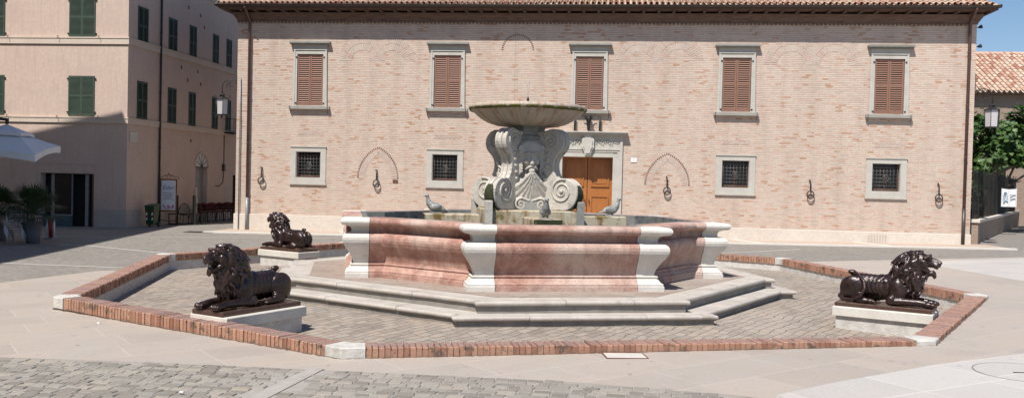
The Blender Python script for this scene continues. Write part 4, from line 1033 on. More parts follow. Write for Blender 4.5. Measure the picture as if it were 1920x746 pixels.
# downpipes
def pipe(x, zt, zb, mat, par, r=.055, name='downpipe', bend=True, y=-.10):
    mb = MB(); pts = [(x, y, zb), (x, y, zt - .62)]
    if bend: pts += [(x, y - .05, zt - .5), (x, -.48, zt - .20), (x, -.63, zt - .10), (x, -.63, zt - .02)]
    mb.tube(pts, r, 12)
    for z in (1.5, 3.4, 5.3, 7.2):
        if z < zt: mb.tube([(x, y, z), (x, y, z + .03)], r * 1.25, 12)
    p_ = mb.build(name, mat, par); mb = MB(); mb.tube([(x, y, zb), (x, y, zb + 1.35)], r * 1.14, 12); mb.build('pipe_shoe', 'grey_pipe' if x < 0 else 'gutter_metal', p_)
pipe(-10.62, 8.78, -.1, 'copper_pipe', pal); pipe(16.62, 8.78, .15, 'copper_pipe', pal)
mb = MB(); mb.tube([(-10.98, -.07, -.1), (-10.98, -.07, 4.2), (-11.0, -.05, 6.0)], .025, 8); mb.build('conduit', 'grey_pipe', pal)

# fixtures on the palace
def on_wall(name, label, cat, X, Z, out=0.0, group=None):
    a = fw(X, out); return thing(name, label, cat, (a[0], a[1], Z), FT, group)
lbs = ['iron tether ring at the far left of the palace wall beside the downpipe', 'iron tether ring inside the left pointed brick arch', 'iron tether ring inside the right pointed brick arch',
       'iron tether ring between the two right hand barred windows', 'iron tether ring at the far right of the palace wall']
ring0 = None
for j, X in enumerate((-10.05, -5.36, 5.90, 11.17, 15.74)):
    if j == 0:
        ring0 = on_wall('tether_ring', lbs[0], 'iron ring', X, 2.45, 0, 'iron tether rings along the palace wall')
        mb = MB(); mb.tube([(0, 0, .0), (0, -.07, -.02), (0, -.075, -.30)], [.02, .022, .028], 8); mb.ball((-.03, -.05, .02), .035, 1); mb.ball((0, -.09, -.33), .035, 1); mb.ball((0, -.10, -.38), .026, 1); mb.build('bracket', 'iron', ring0)
        mb = MB(); mb.tube([(.125 * math.sin(2 * PI * i / 24), -.10 + .02 * math.cos(2 * PI * i / 24), -.515 + .145 * math.cos(2 * PI * i / 24)) for i in range(24)], .021, 8, closed=True)
        mb.tube([(-.11, -.10, -.55), (0, -.10, -.62), (.11, -.10, -.55)], .014, 6); mb.build('ring', 'iron', ring0)
    else:
        c = copy_tree(ring0); c['label'] = lbs[j]; a = fw(X, 0); c.location = (a[0], a[1], 2.45 - .01 * j)
t = on_wall('number_plaque', 'small white house number tile right of the wooden door', 'plaque', 4.63, 3.06, .012)
mb = MB(); mb.bbox(-.11, .11, -.012, .01, -.08, .08, .004); mb.build('plate', 'white_sign', t)
def text(s_, size, mat, parent, loc, rot=(PI / 2, 0, 0), name='lettering', shear=0, extr=.002):
    cu = bpy.data.curves.new('t', 'FONT'); cu.body = s_; cu.size = size; cu.extrude = extr; cu.shear = shear; cu.align_x = 'CENTER'; cu.align_y = 'CENTER'
    o = bpy.data.objects.new('t', cu); COL.objects.link(o); dg = bpy.context.evaluated_depsgraph_get(); me = bpy.data.meshes.new_from_object(o.evaluated_get(dg))
    bpy.data.objects.remove(o); me.materials.clear(); me.materials.append(MT[mat]); q = link(name, me, parent, loc); q.rotation_euler = rot; return q
text('1', .12, 'iron_grey', t, (0, -.016, 0))
for j, (X, lb) in enumerate(((2.36, 'left of the two iron flagpole holders above the door'), (3.31, 'right of the two iron flagpole holders above the door'))):
    t = on_wall('flagpole_holder', lb, 'flag holder', X, 4.13, 0, 'flagpole holders over the portal')
    mb = MB(); mb.tube([(0, -.14, .0), (0, -.12, .54)], .04, 10); mb.build('tube', 'iron', t); mb = MB(); mb.tube([(0, -.13, .12), (0, .0, .12)], .018, 6); mb.tube([(0, -.12, .42), (0, .0, .42)], .018, 6); mb.build('bracket', 'iron', t)
t = on_wall('torch_holder', 'dark wrought iron torch holder with curled prongs above the door shield', 'torch holder', 2.88, 4.13)
mb = MB(); mb.lathe([(.03, 0), (.05, .05), (.06, .2), (.09, .38), (.13, .48), (.12, .50), (.0, .46)], 10, 0, -.16); mb.build('cup', 'iron', t)
mb = MB()
for i in range(6):
    a = i * PI / 3; c_, s_ = math.cos(a), math.sin(a); mb.tube([(.11 * c_, -.16 + .11 * s_, .47), (.17 * c_, -.16 + .17 * s_, .56), (.24 * c_, -.16 + .24 * s_, .55), (.25 * c_, -.16 + .25 * s_, .60)], [.02, .018, .014, .01], 6)
mb.build('prongs', 'iron', t)

# street lanterns on scrolled wall brackets at both corners of the palace
def lantern(name, label, X, sx, out, reach):
    t = on_wall(name, label, 'street lamp', X, 4.9, out, 'scrolled bracket lanterns on the palace corners')
    mb = MB()   # scroll arm
    pts = [(0, 0, 1.55), (0, 0, .6)]
    mb.tube(pts, .018, 6)
    c0 = reach * .5; big = []
    for i in range(30):
        a = PI * (i / 29); big.append((sx * (reach * .5 - reach * .5 * math.cos(a)), 0, .72 + reach * .50 * math.sin(a)))
    big.append((sx * reach, 0, .52)); mb.tube(big, .017, 6)
    for (cx, cz, r0, st) in ((reach * .30, .72, .26, 0), (-.0, 1.35, .13, 1.5), (.14, 1.05, .11, 3), (reach * .62, .86, .12, 2)):
        mb.tube([(sx * (cx + r0 * (1 - i / 40) * math.cos(st + i * .27)), 0, cz + r0 * (1 - i / 40) * math.sin(st + i * .27)) for i in range(34)], .010, 6)
    mb.build('bracket', 'iron', t)
    mb = MB(Matrix.Translation((sx * reach, 0, 0)))
    mb.lathe([(0, .56), (.05, .54), (.03, .49), (.12, .44), (.15, .42), (.10, .41), (.10, .36), (.28, .27), (.30, .255), (.0, .25)], 6, smooth=False)
    for i in range(6):
        a = i * PI / 3; c_, s_ = math.cos(a), math.sin(a)
        mb.tube([(.255 * c_, .255 * s_, .27), (.235 * c_, .235 * s_, -.38)], .012, 6); mb.tube([(.23 * c_, .23 * s_, -.38), (.30 * c_, .30 * s_, -.47), (.34 * c_, .34 * s_, -.44)], .009, 5)
        mb.tube([(.27 * c_, .27 * s_, .27), (.36 * c_, .36 * s_, .34), (.33 * c_, .33 * s_, .40)], .009, 5)
    mb.lathe([(.0, -.40), (.25, -.38), (.25, -.355), (0, -.355)], 6, smooth=False); mb.tube([(0, 0, -.38), (0, 0, -.56)], [.03, .008], 6)
    mb.build('lantern_frame', 'iron', t)
    mb = MB(Matrix.Translation((sx * reach, 0, 0))); mb.lathe([(.222, -.35), (.24, .25)], 6, smooth=False); mb.build('lantern_glass', 'lamp_glass', t)
lantern('bracket_lantern', 'white glazed iron lantern on the left corner of the brick palace', -11.17, -1, -.05, .62)
lantern('bracket_lantern', 'white glazed iron lantern on the right corner, in front of the fig tree', 16.92, 1, -.05, .62)
# flood lights near the right eave
for j, (z, lb) in enumerate(((8.15, 'upper dark floodlight under the right end of the eave'), (7.45, 'lower dark floodlight on the right corner of the palace'))):
    t = on_wall('floodlight', lb, 'floodlight', 16.93, z, -.1, 'floodlights at the right corner')
    mb = MB(); mb.tube([(-.04, 0, 0), (.06, -.02, .01)], .015, 6); mb.build('arm', 'iron', t)
    mb = MB(Matrix.Translation((.10, -.03, .02)) @ Matrix.Rotation(R(70), 4, 'Y') @ Matrix.Scale(.6, 4)); mb.lathe([(0, -.1), (.06, -.09), (.11, .05), (.12, .10), (0, .10)], 12); mb.build('lamp_head', 'black_plastic', t)

# ------------------------------------------------------------------ left building
LC = (-15.78, 35.7); LA = -.11; gz = g(*LC)
lb_ = thing('pink_apartment_building', 'pale pink rendered corner building with green louvred shutters and cream string courses', 'building', (LC[0], LC[1], 0), LA)
TOP = 13.2
fops = [(x0, x0 + 1.14, z0, z1) for x0 in (-2.57, -6.55, -10.6) for z0, z1 in ((4.41, 6.04), (7.62, 9.25), (10.95, 12.4))]
door = (-3.77, -1.41, -.5, 2.03)
sy_ = [(.70, 1.50), (3.25, 4.0), (5.2, 5.87), (7.6, 8.23), (9.15, 9.75)]
sops = [(a, b, z0, z1) for a, b in sy_ for z0, z1 in ((4.36, 5.95), (7.46, 9.05), (10.95, 12.4))]
sdoor = (5.98, 7.22, -.5, 2.46); sdoor2 = (10.15, 11.1, -.5, 2.1)
mb = MB(); wall_grid(mb, -14, 0, -.5, TOP, fops + [door]); wall_grid(mb, 0, 26, -.5, TOP, sops + [sdoor, sdoor2], 0.0, False, 'y')
mb.add([(-14, 0, -.5), (-14, 26, -.5), (-14, 26, TOP), (-14, 0, TOP)], [(0, 1, 2, 3)]); mb.add([(-14, 26, -.5), (0, 26, -.5), (0, 26, TOP), (-14, 26, TOP)], [(0, 1, 2, 3)]); mb.add([(-14, 0, TOP), (0, 0, TOP), (0, 26, TOP), (-14, 26, TOP)], [(0, 1, 2, 3)])
reveals(mb, fops, .12); reveals(mb, sops, .12, 0.0, 'y'); reveals(mb, [door], .35); reveals(mb, [sdoor, sdoor2], .3, 0.0, 'y')
mb.build('wall', 'render_pink', lb_)
mb = MB(); mb.box(-13.9, -.2, .10, .14, 4, 12.6); mb.box(-.14, -.10, .15, 12, 4, 12.6); mb.build('window_back', 'dark_interior', lb_)
mb = MB()
for z0, z1 in ((4.12, 4.36), (7.34, 7.62), (10.62, 10.88)):
    p = [(-14, -.055), (.055, -.055), (.055, 26)]
    mb.box(-14, .055, -.055, .005, z0, z1); mb.box(-.005, .055, .006, 26, z0, z1); mb.box(-14, .075, -.075, -.0551, z1 - .05, z1 + .003); mb.box(.0551, .075, -.054, 26, z1 - .05, z1 + .003)
mb.build('string_course', 'render_trim', lb_)
mb = MB(); mb.box(-14.2, .5, -.5, 26, TOP + .001, TOP + .2); mb.build('roof', 'roof_tile', lb_)
mb = MB(); mb.box(-1.40, .012, -.012, .004, -.5, .6); mb.box(-14, -3.9, -.012, .004, -.5, .6); mb.box(-.004, .012, .005, 5.9, -.5, .6); mb.box(-.004, .012, 7.3, 10.1, -.5, .6); mb.build('base_band', 'render_base', lb_)
mb = MB(); mb.box(-3.82, -1.38, -.02, .002, 2.05, 2.42); mb.box(-3.86, -1.34, -.035, .002, 2.421, 2.48); mb.build('shopfront_lintel', 'render_pink', lb_)
MS = Matrix.Rotation(PI / 2, 4, 'Z')   # side wall: local x -> +y, outward -y -> +x
for (a, b, c, d) in fops:
    m_ = (a + b) / 2; s1 = shutter(a, m_, c, d, -.03, 'shutter_green', lb_, 15); shutter(m_, b, c, d, -.03, 'shutter_green', lb_, 15)
    mb = MB()
    for xx in (a - .03, b + .03):
        for zz in (c + .12, d - .14): mb.box(xx - .03, xx + .03, -.05, .0, zz, zz + .05)
    mb.build('hinges', 'iron', s1)
for (a, b, c, d) in sops:
    m_ = (a + b) / 2; shutter(a, m_, c, d, -.03, 'shutter_green', lb_, 15, MS); shutter(m_, b, c, d, -.03, 'shutter_green', lb_, 15, MS)
mb = MB(); mb.tube([(.07, 2.5, -.3), (.07, 2.5, TOP)], .045, 10)
for z in (1, 3.2, 5.6, 8.2): mb.tube([(.07, 2.5, z), (.07, 2.5, z + .04)], .06, 10)
mb.build('downpipe', 'iron', lb_)
mb = MB()
for i, x in enumerate((-1.2, -3.0, -5.2, -6.9)):
    for z in (7.66, 4.40): mb.tube([(x, -.06, z), (x, -.15, z), (x, -.15, z - .1)], .012, 5)
mb.build('shutter_hook', 'iron', lb_)
# small wall vents on the side
mb = MB()
for (y, z) in ((5.0, 9.75), (6.2, 9.6), (6.6, 9.1), (4.4, 6.9), (6.0, 6.9), (6.3, 6.35), (5.0, 6.4), (2.7, 1.55), (3.0, 1.5), (5.4, 3.6)): mb.box(.004, .012, y, y + .12, z, z + .16)
mb.build('wall_vent', 'rust_brown', lb_)
# shop door
dr = MB(); dr.box(-3.79, -1.39, .35, .40, -.5, 2.1); dr = dr.build('shopfront_back', 'dark_interior', lb_)
mb = MB()
for x0, x1 in ((-3.36, -3.22), (-1.86, -1.72)): mb.box(x0, x1, .12, .2, -.3, 2.0)
mb.box(-3.22, -2.42, .12, .17, .28, .34); mb.box(-2.46, -2.42, .12, .17, .34, 2.0); mb.build('shop_door_frame', 'grey_pipe', lb_)
mb = MB(); mb.box(-3.22, -2.46, .14, .15, .34, 2.0); mb.build('shop_glass', 'dark_glass', lb_)
mb = MB(); mb.box(-3.7, -3.36, .14, .18, -.3, .3); mb.box(-3.22, -2.42, .13, .16, -.3, .28); mb.build('shop_panel', 'teal_panel', lb_)
mb = MB(); mb.box(-1.5, -1.42, .02, .3, -.4, 2.02); mb.build('shop_jamb', 'rust_brown', lb_)
# arched side door with fanlight
mb = MB(); n = 12; cx, cz, r = 6.6, 2.46, .62
vs = [(.006, cx + r * math.cos(PI * i / n), cz + r * math.sin(PI * i / n)) for i in range(n + 1)]; mb.add(vs, [tuple(range(n + 1))]); fl = mb.build('fanlight', 'lamp_glass', lb_)
mb = MB(); mb.tube([(.02, cx + (r + .06) * math.cos(PI * i / n), cz + (r + .06) * math.sin(PI * i / n)) for i in range(n + 1)], .06, 8); mb.build('arch_trim', 'render_trim', lb_)
mb = MB()
for i in range(1, 6): a = PI * i / 6; mb.tube([(.015, cx, cz), (.015, cx + r * math.cos(a), cz + r * math.sin(a))], .012, 5)
mb.tube([(.015, cx - r, cz), (.015, cx + r, cz)], .02, 5); mb.build('fanlight_bars', 'iron', fl)
mb = MB(); mb.box(-.30, -.22, 5.98, 7.22, -.5, 2.46); mb.build('side_door', 'grey_pipe', lb_); mb = MB(); mb.box(-.22, -.18, 6.02, 6.3, -.4, 2.4); mb.build('door_post', 'lamp_glass', lb_)
mb = MB(); mb.box(-.28, -.2, 10.1, 11.15, -.5, 2.2); mb.build('side_door', 'dark_interior', lb_)
# small iron balcony and cable on the side wall
mb = MB(); mb.box(.0, .55, 8.95, 10.1, 4.22, 4.30)
for i in range(9): mb.tube([(.52, 9.0 + i * .13, 4.3), (.52, 9.0 + i * .13, 4.95)], .012, 5)
mb.tube([(.02, 8.98, 4.95), (.52, 8.98, 4.95), (.52, 10.08, 4.95)], .018, 5); mb.build('balcony', 'iron', lb_)
mb = MB(); mb.tube([(.03, 9.0, 4.2), (.03, 9.0, 2.2), (.03, 8.9, 1.7), (.03, 8.5, 1.55), (.03, 8.1, 1.55)], .018, 6); mb.box(.0, .10, 8.85, 9.05, 2.3, 2.65); mb.build('cable', 'iron', lb_)
t = thing('street_plaque', 'small pale street name plaque high on the shaded side wall near its corner', 'plaque', (LC[0], LC[1], 0), LA)
mb = MB(); mb.bbox(.013, .03, .18, .76, 3.38, 3.80, .004); mb.build('plate', 'plinth_marble', t)

# building that throws the shade from the left, outside the frame
cz = 15.0; t_ = cz - 4.66; C = Vector((LC[0] - .23, LC[1], 4.66)) + Vector((-.32, -.55, 1.0)) * t_
ob = thing('tall_ochre_building', 'tall ochre rendered building at the left side of the square, throwing the shade', 'building', (C.x, C.y, 0), .15)
mb = MB(); bops = [(-y0 - 1.2, -y0, z0, z0 + 1.8) for y0 in range(2, 40, 4) for z0 in (1.2, 4.8, 8.4, 11.8)]
B1 = (-14, 1.9); mb.add([(0, 0, -1), (*B1, -1), (*B1, cz), (0, 0, cz)], [(0, 1, 2, 3)]); mb.add([(*B1, -1), (-14, -44, -1), (-14, -44, cz), (*B1, cz)], [(0, 1, 2, 3)]); mb.add([(0, -44, -1), (-14, -44, -1), (-14, -44, cz), (0, -44, cz)], [(3, 2, 1, 0)])
wall_grid(mb, -44, 0, -1, cz, bops, 0.0, False, 'y'); reveals(mb, bops, .2, 0.0, 'y'); mb.add([(0, 0, cz), (*B1, cz), (-14, -44, cz), (0, -44, cz)], [(0, 1, 2, 3)]); mb.build('wall', 'ochre_render', ob)
mb = MB(); mb.box(-.21, -.18, -44, 0, 0, cz - .5); mb.build('window_back', 'dark_glass', ob)

# ------------------------------------------------------------------ street props, left
def gp(x, y): return (x, y, g(x, y))
# wheelie bin
t = thing('wheelie_bin', 'green wheelie bin with red and white reflective stripes beside the poster stand', 'bin', gp(-15.08, 36.6), -.1)
t.scale = (.72, .72, .93)
mb = MB(); mb.add([(-.22, -.26, .1), (.22, -.26, .1), (.22, .22, .1), (-.22, .22, .1), (-.28, -.33, .92), (.28, -.33, .92), (.28, .33, .92), (-.28, .33, .92)], [(3, 2, 1, 0), (0, 1, 5, 4), (1, 2, 6, 5), (2, 3, 7, 6), (3, 0, 4, 7), (4, 5, 6, 7)]); mb.build('body', 'bin_green', t)
mb = MB(); mb.add([(-.31, -.37, .92), (.31, -.37, .92), (.31, .38, .95), (-.31, .38, .95), (-.29, -.33, .98), (.29, -.33, .98), (.29, .36, 1.04), (-.29, .36, 1.04)], [(3, 2, 1, 0), (0, 1, 5, 4), (1, 2, 6, 5), (2, 3, 7, 6), (3, 0, 4, 7), (4, 5, 6, 7)]); mb.build('lid', 'bin_green', t)
for sx in (-1, 1): mb = MB(); mb.tube([(sx * .25, .26, .11), (sx * .31, .26, .11)], .11, 14); mb.build('wheel', 'black_plastic', t)
for sx in (-1, 1):
    for j in range(4):
        mb = MB(); z = .3 + j * .11; o = .010; f_ = lambda zz: -.26 - .07 * (zz - .1) / .82 - o
        x0 = sx * .17; mb.add([(x0 - .05, f_(z), z), (x0 + .05, f_(z + .05), z + .05), (x0 + .05, f_(z + .15), z + .15), (x0 - .05, f_(z + .10), z + .10)], [(0, 1, 2, 3)]); mb.build('reflective_stripe', 'red_plastic' if j % 2 else 'white_plastic', t)
# poster stand reading Eden
t = thing('poster_stand', 'rust brown iron stand with a pale Eden poster against the shaded wall', 'sign', gp(-15.08, 38.3), -.06)
mb = MB()
for x in (-.36, .36): mb.tube([(x, 0, .0), (x, 0, 2.02)], .025, 6)
mb.tube([(-.36, 0, .62), (.36, 0, .62)], .025, 6); mb.tube([(-.36, 0, 2.0), (.36, 0, 2.0)], .03, 6); mb.tube([(-.36, 0, .2), (.36, 0, .2)], .02, 6)
for sx in (-1, 1):
    mb.tube([(sx * .46, 0, 2.02), (sx * .42, 0, 2.12), (sx * .3, 0, 2.10), (sx * .15, 0, 2.18), (0, 0, 2.22)], .014, 6)
    mb.tube([(sx * (.09 + .05 * math.cos(i * .5)), 0, 2.12 + .05 * math.sin(i * .5)) for i in range(12)], .010, 5)
mb.tube([(0, 0, 2.2), (0, 0, 2.32)], [.02, .006], 6); mb.build('frame', 'rust_brown', t)
mb = MB(); mb.box(-.31, .31, -.012, .012, .68, 1.95); ps = mb.build('poster', 'sign_paper', t)
text('Eden', .27, 'sign_blue', ps, (0, -.016, 1.64), shear=.3)
mb = MB(); rn = random.Random(8)
for i in range(12): mb.box(-.26 + rn.uniform(0, .1), .12 + rn.uniform(0, .14), -.0145, -.0125, 1.12 + i * .028, 1.13 + i * .028)
mb.build('small_print', 'grey_pipe', ps)
mb = MB()
for i in range(14):
    x, z, r = rn.uniform(-.25, .25), .74 + rn.uniform(0, .16), rn.uniform(.03, .06)
    mb.add([(x + r * math.cos(a_ * PI / 4), -.0145 - i * .0001, z + r * .7 * math.sin(a_ * PI / 4)) for a_ in range(8)], [tuple(range(8))])
mb.build('petals', 'sign_magenta', ps)
# terrace enclosure, folded parasol, chairs
t = thing('terrace_screen', 'black iron terrace frame of tall posts and low rails in front of the café chairs', 'screen', gp(-14.60, 38.7), 0)
mb = MB(); mb.box(-.26, -.19, -.03, .03, 0, 1.30); mb.build('post', 'iron', t); mb = MB(); mb.box(.46, .58, -.05, .05, 0, 1.32); mb.build('post', 'iron', t)
mb = MB(); mb.tube([(-.62, 0, .48), (.5, 0, .5)], .03, 6); mb.tube([(-.62, 0, .03), (.5, 0, .03)], .03, 6); mb.tube([(-.6, 0, .03), (-.6, 0, .48)], .02, 6); mb.build('rail', 'iron', t)
t = thing('folded_parasol', 'closed cream canvas parasol standing upright by the arched side door', 'parasol', gp(-14.72, 40.6), 0)
mb = MB(); mb.tube([(0, 0, 0), (0, 0, 1.75)], .025, 8); mb.build('pole', 'iron', t)
mb = MB(); mb.lathe([(.03, .35), (.08, .4), (.07, .7), (.085, 1.0), (.06, 1.2), (.07, 1.4), (.045, 1.6), (.0, 1.78)], 10, lobes=5, lobe_d=.35); mb.build('canopy', 'canvas_beige', t)
# café chairs
ch = thing('cafe_chair', 'x', 'chair', (0, 0, 0), 0, 'red café chairs lined up along the shaded alley wall')
mb = MB(); mb.bbox(-.22, .22, -.22, .22, .44, .50, .015); mb.build('seat', 'dark_red', ch)
mb = MB(); mb.add([(-.2, .2, .55), (.2, .2, .55), (.17, .26, .88), (-.17, .26, .88), (-.2, .23, .55), (.2, .23, .55), (.17, .29, .88), (-.17, .29, .88)], [(0, 1, 2, 3), (7, 6, 5, 4), (3, 2, 6, 7), (0, 3, 7, 4), (1, 5, 6, 2)]); mb.build('backrest', 'dark_red', ch)
mb = MB(); mb.tube([(.24 * math.cos(a), .22 + .05 * math.sin(a), .5 + .42 * math.sin(a)) for a in [PI * i / 10 for i in range(11)]], .018, 6)
for sx in (-1, 1): mb.tube([(sx * .24, .22, .68), (sx * .26, 0, .70), (sx * .25, -.18, .66), (sx * .23, -.2, .44)], .016, 6)
mb.build('back_frame', 'black_plastic', ch)
for sx in (-1, 1):
    for sy in (-1, 1): mb = MB(); mb.tube([(sx * .2, sy * .19, .45), (sx * .23, sy * .23, 0)], .016, 6); mb.build('leg', 'black_plastic', ch)
ordn = ['first', 'second', 'third', 'fourth', 'fifth', 'sixth', 'seventh', 'eighth']
for i in range(8):
    c = ch if i == 0 else copy_tree(ch); x, y = -14.62 + .085 * i, 41.0 + .5 * i
    c['label'] = '%s red café chair from the left in the row along the shaded alley wall' % ordn[i]
    c.location = gp(x, y); c.rotation_euler = (0, 0, 3.0 + .25 * ((i * 7) % 3 - 1))
wc = None
for i, (x, y, rz, lb) in enumerate(((-14.45, 39.1, .7, 'left of two dark round backed chairs behind the terrace frame'), (-14.15, 39.5, -.5, 'right of two dark round backed chairs behind the terrace frame'))):
    t = thing('wicker_chair', lb, 'chair', gp(x - .15 + i * -.05, y), rz, 'dark round backed chairs')
    mb = MB(); mb.lathe([(0, .42), (.24, .42), (.25, .45), (.24, .47), (0, .47)], 16); mb.build('seat', 'rust_brown', t)
    mb = MB(); mb.tube([(.25 * math.cos(a), .2, .45 + .48 * math.sin(a)) for a in [PI * k / 12 for k in range(13)]], .02, 6)
    for k in range(5): mb.tube([(-.16 + k * .08, .2, .46), (-.16 + k * .08, .2, .46 + .44 * math.sqrt(1 - ((-.16 + k * .08) / .26) ** 2))], .008, 5)
    mb.build('backrest', 'black_plastic', t)
    for sx in (-1, 1):
        for s2 in (-1, 1): mb = MB(); mb.tube([(sx * .16, s2 * .16, .43), (sx * .2, s2 * .2, 0)], .015, 6); mb.build('leg', 'black_plastic', t)
# palms in pots
def palm(x, y, label, rp, hp, n, ln, seed, ht):
    rn = random.Random(seed); t = thing('potted_palm', label, 'plant', gp(x, y), 0, 'potted palms in the shade on the left')
    mb = MB(); mb.lathe([(0, 0), (rp * .72, 0), (rp * .9, hp * .5), (rp, hp), (rp * 1.06, hp), (rp * 1.06, hp - .06), (rp * .93, hp - .05), (rp * .9, hp - .04), (0, hp - .04)], 28); pt = mb.build('pot', 'pot_grey', t)
    mb = MB(); mb.lathe([(rp * .92, hp - .035), (0, hp - .03)], 20); mb.build('soil', 'soil', pt)
    mb = MB(); mb.tube([(0, 0, hp - .05), (0, 0, hp + ht)], [.09, .07], 8); mb.build('trunk', 'bark', t)
    mb = MB()
    for i in range(n):
        a = rn.uniform(0, 2 * PI); el = rn.uniform(-.25, 1.35); L = ln * rn.uniform(.75, 1.1)
        d = Vector((math.cos(a) * math.cos(el), math.sin(a) * math.cos(el), math.sin(el))); o = Vector((0, 0, hp + ht)); tip = o + d * L * .55
        mb.tube([tuple(o), tuple(o + d * L * .3 + Vector((0, 0, .02))), tuple(tip)], .008, 4)
        # fan of leaflets
        sd = d.cross(Vector((0, 0, 1))).normalized(); upv = sd.cross(d).normalized()
        for k in range(13):
            an = (k / 12 - .5) * 2.5; dd = (d * math.cos(an) + sd * math.sin(an)); e = tip + dd * L * .5 * (1 - .2 * abs(an)) - Vector((0, 0, .05 + .06 * abs(an))); mid = tip + dd * L * .28
            w_ = upv.cross(dd).normalized() * .014
            mb.add([tuple(tip), tuple(mid - w_), tuple(e), tuple(mid + w_)], [(0, 1, 2, 3)])
    mb.build('fronds', 'palm_leaf', t)
palm(-14.58, 26.55, 'large potted fan palm in a dark grey pot next to the stacked aluminium chairs', .27, .66, 80, 1.0, 1, .25)
palm(-16.05, 27.3, 'potted palm cut by the left edge of the picture, behind the stacked chairs', .27, .55, 80, 1.0, 2, .3)
# stacked aluminium chairs
for i in range(4):
    t = thing('aluminium_chair', ['lowest', 'second from the ground', 'third from the ground', 'topmost'][i] + ' aluminium chair in the tilted stack at the left edge', 'chair', (-14.98 + .0 * i, 26.35, g(-14.98, 26.35) + .075 * i), .25, 'stacked aluminium chairs')
    T = Matrix.Rotation(R(14), 4, 'Y'); off = .02 * i
    for sx in (-1, 1): mb = MB(); mb.tube([(sx * .22 + .12, -.2, 0 + .0), (sx * .21 - .05, -.18, .40), (sx * .2 - .1, .18, .45)], .014, 6); mb.build('leg', 'aluminium', t)
    for sx in (-1, 1): mb = MB(); mb.tube([(sx * .20 + .1, .25, .02), (sx * .2 - .08, .2, .45), (sx * .21 - .12, .24, .72)], .014, 6); mb.build('leg', 'aluminium', t)
    mb = MB()
    for k in range(5): mb.box(-.30, .12, -.16 + k * .08, -.11 + k * .08, .445, .455)
    mb.build('seat', 'aluminium', t)
    mb = MB(); mb.tube([(-.32, .25, .70 + .0), (.1, .25, .74)], .022, 6); mb.build('backrest', 'aluminium', t)
# red and white barrier stand
t = thing('barrier_post', 'short red and white post behind the grey palm pot', 'bollard', gp(-15.1, 28.6), 0)
mb = MB(); mb.tube([(0, 0, .04), (0, 0, .66)], .065, 14); mb.build('post', 'red_plastic', t)
for x in (-.12, .12): mb = MB(); mb.tube([(x, -.02, .05), (x, -.02, .68)], .025, 8); mb.build('upright', 'white_plastic', t)
mb = MB(); mb.tube([(-.12, -.02, .68), (.12, -.02, .68)], .02, 8); mb.lathe([(0, 0), (.2, 0), (.2, .03), (0, .04)], 20); mb.build('base', 'grey_pipe', t)
# railing behind the plants
t = thing('terrace_railing', 'dark iron railing behind the palms at the far left', 'railing', gp(-19.6, 33.0), -.05)
mb = MB(); mb.tube([(-3, 0, 1.12), (1.35, 0, 1.12)], .03, 6); mb.tube([(-3, 0, .15), (1.35, 0, .15)], .02, 6); mb.build('rail', 'iron', t)
mb = MB()
for i in range(36): mb.tube([(-3 + i * .12, 0, .15), (-3 + i * .12, 0, 1.12)], .011, 5)
mb.build('bars', 'iron', t); mb = MB(); mb.box(1.3, 1.37, -.035, .035, 0, 1.2); mb.build('post', 'iron', t)
# white cantilever parasol
t = thing('white_parasol', 'open white two tier cantilever parasol at the left edge above the palms', 'parasol', (-16.0, 27.6, 0), R(11))
zc = 3.58; hw = 1.22; c = [(-hw, -hw), (hw, -hw), (hw, hw), (-hw, hw)]; ze4 = (2.72, 2.62, 2.96, 2.96); zi = 3.24; i_ = .40
mb = MB()
def loopz(k, zs, sag=0):
    out = []
    for j in range(4):
        a_, b_ = c[j], c[(j + 1) % 4]; za, zb_ = zs[j], zs[(j + 1) % 4]
        for q in range(6): u = q / 6; out.append(((a_[0] + (b_[0] - a_[0]) * u) * k, (a_[1] + (b_[1] - a_[1]) * u) * k, za + (zb_ - za) * u + sag * math.sin(PI * u)))
    return out
def ring24(A, B, mbx): mbx.add(A + B, [(k, 24 + k, 24 + (k + 1) % 24, (k + 1) % 24) for k in range(24)], False)
L0 = loopz(i_, [zi] * 4); Lm = loopz(.72, [(z * .45 + zi * .55) - .04 for z in ze4], .03); L1 = loopz(1, ze4, .05); L2 = loopz(1.0, [z - .22 for z in ze4], .10)
ring24(L0, Lm, mb); ring24(Lm, L1, mb); ring24(L1, L2, mb); cn = mb.build('canopy', 'canvas_white', t)
mb = MB(); T0 = loopz(i_ + .10, [zi + .05] * 4, .02); T1 = loopz(i_ + .10, [zi - .05] * 4, .03)
mb.add([(0, 0, zc)] + T0, [(0, 1 + k, 1 + (k + 1) % 24) for k in range(24)]); ring24(T0, T1, mb); mb.build('top_tier', 'canvas_white', cn)
mb = MB()
for p, z in zip(c, ze4): mb.tube([(0, 0, zi - .05), (p[0] * .98, p[1] * .98, z - .04)], .014, 5)
mb.build('ribs', 'iron_grey', cn); zc -= .1
mb = MB(); mb.tube([(0, 0, zc + .1), (0, 0, zc + .28)], .05, 8); mb.tube([(0, 0, zc + .24), (-1.2, -.3, zc + .34), (-2.6, -.6, zc + .0)], .045, 8); mb.build('arm', 'iron', t)
mb = MB(); mb.tube([(-2.6, -.6, 0), (-2.6, -.6, zc + .05)], .06, 10); mb.build('pole', 'iron', t); mb = MB(); mb.bbox(-3.1, -2.1, -1.1, -.1, 0, .1, .02); mb.build('base', 'grey_pipe', t)

# ------------------------------------------------------------------ right hand side
WP = [(17.62, 33.05), (20.65, 37.67), (27.13, 47.82), (32.87, 55.98), (36, 60.4)]
d0 = Vector((.553, .833)); n0 = Vector((.833, -.553)); WL = 33.0
lw = thing('garden_wall', 'low pinkish brick wall with stone coping and end pier running back at the right', 'wall', (WP[0][0], WP[0][1], 0), math.atan2(d0.y, d0.x))
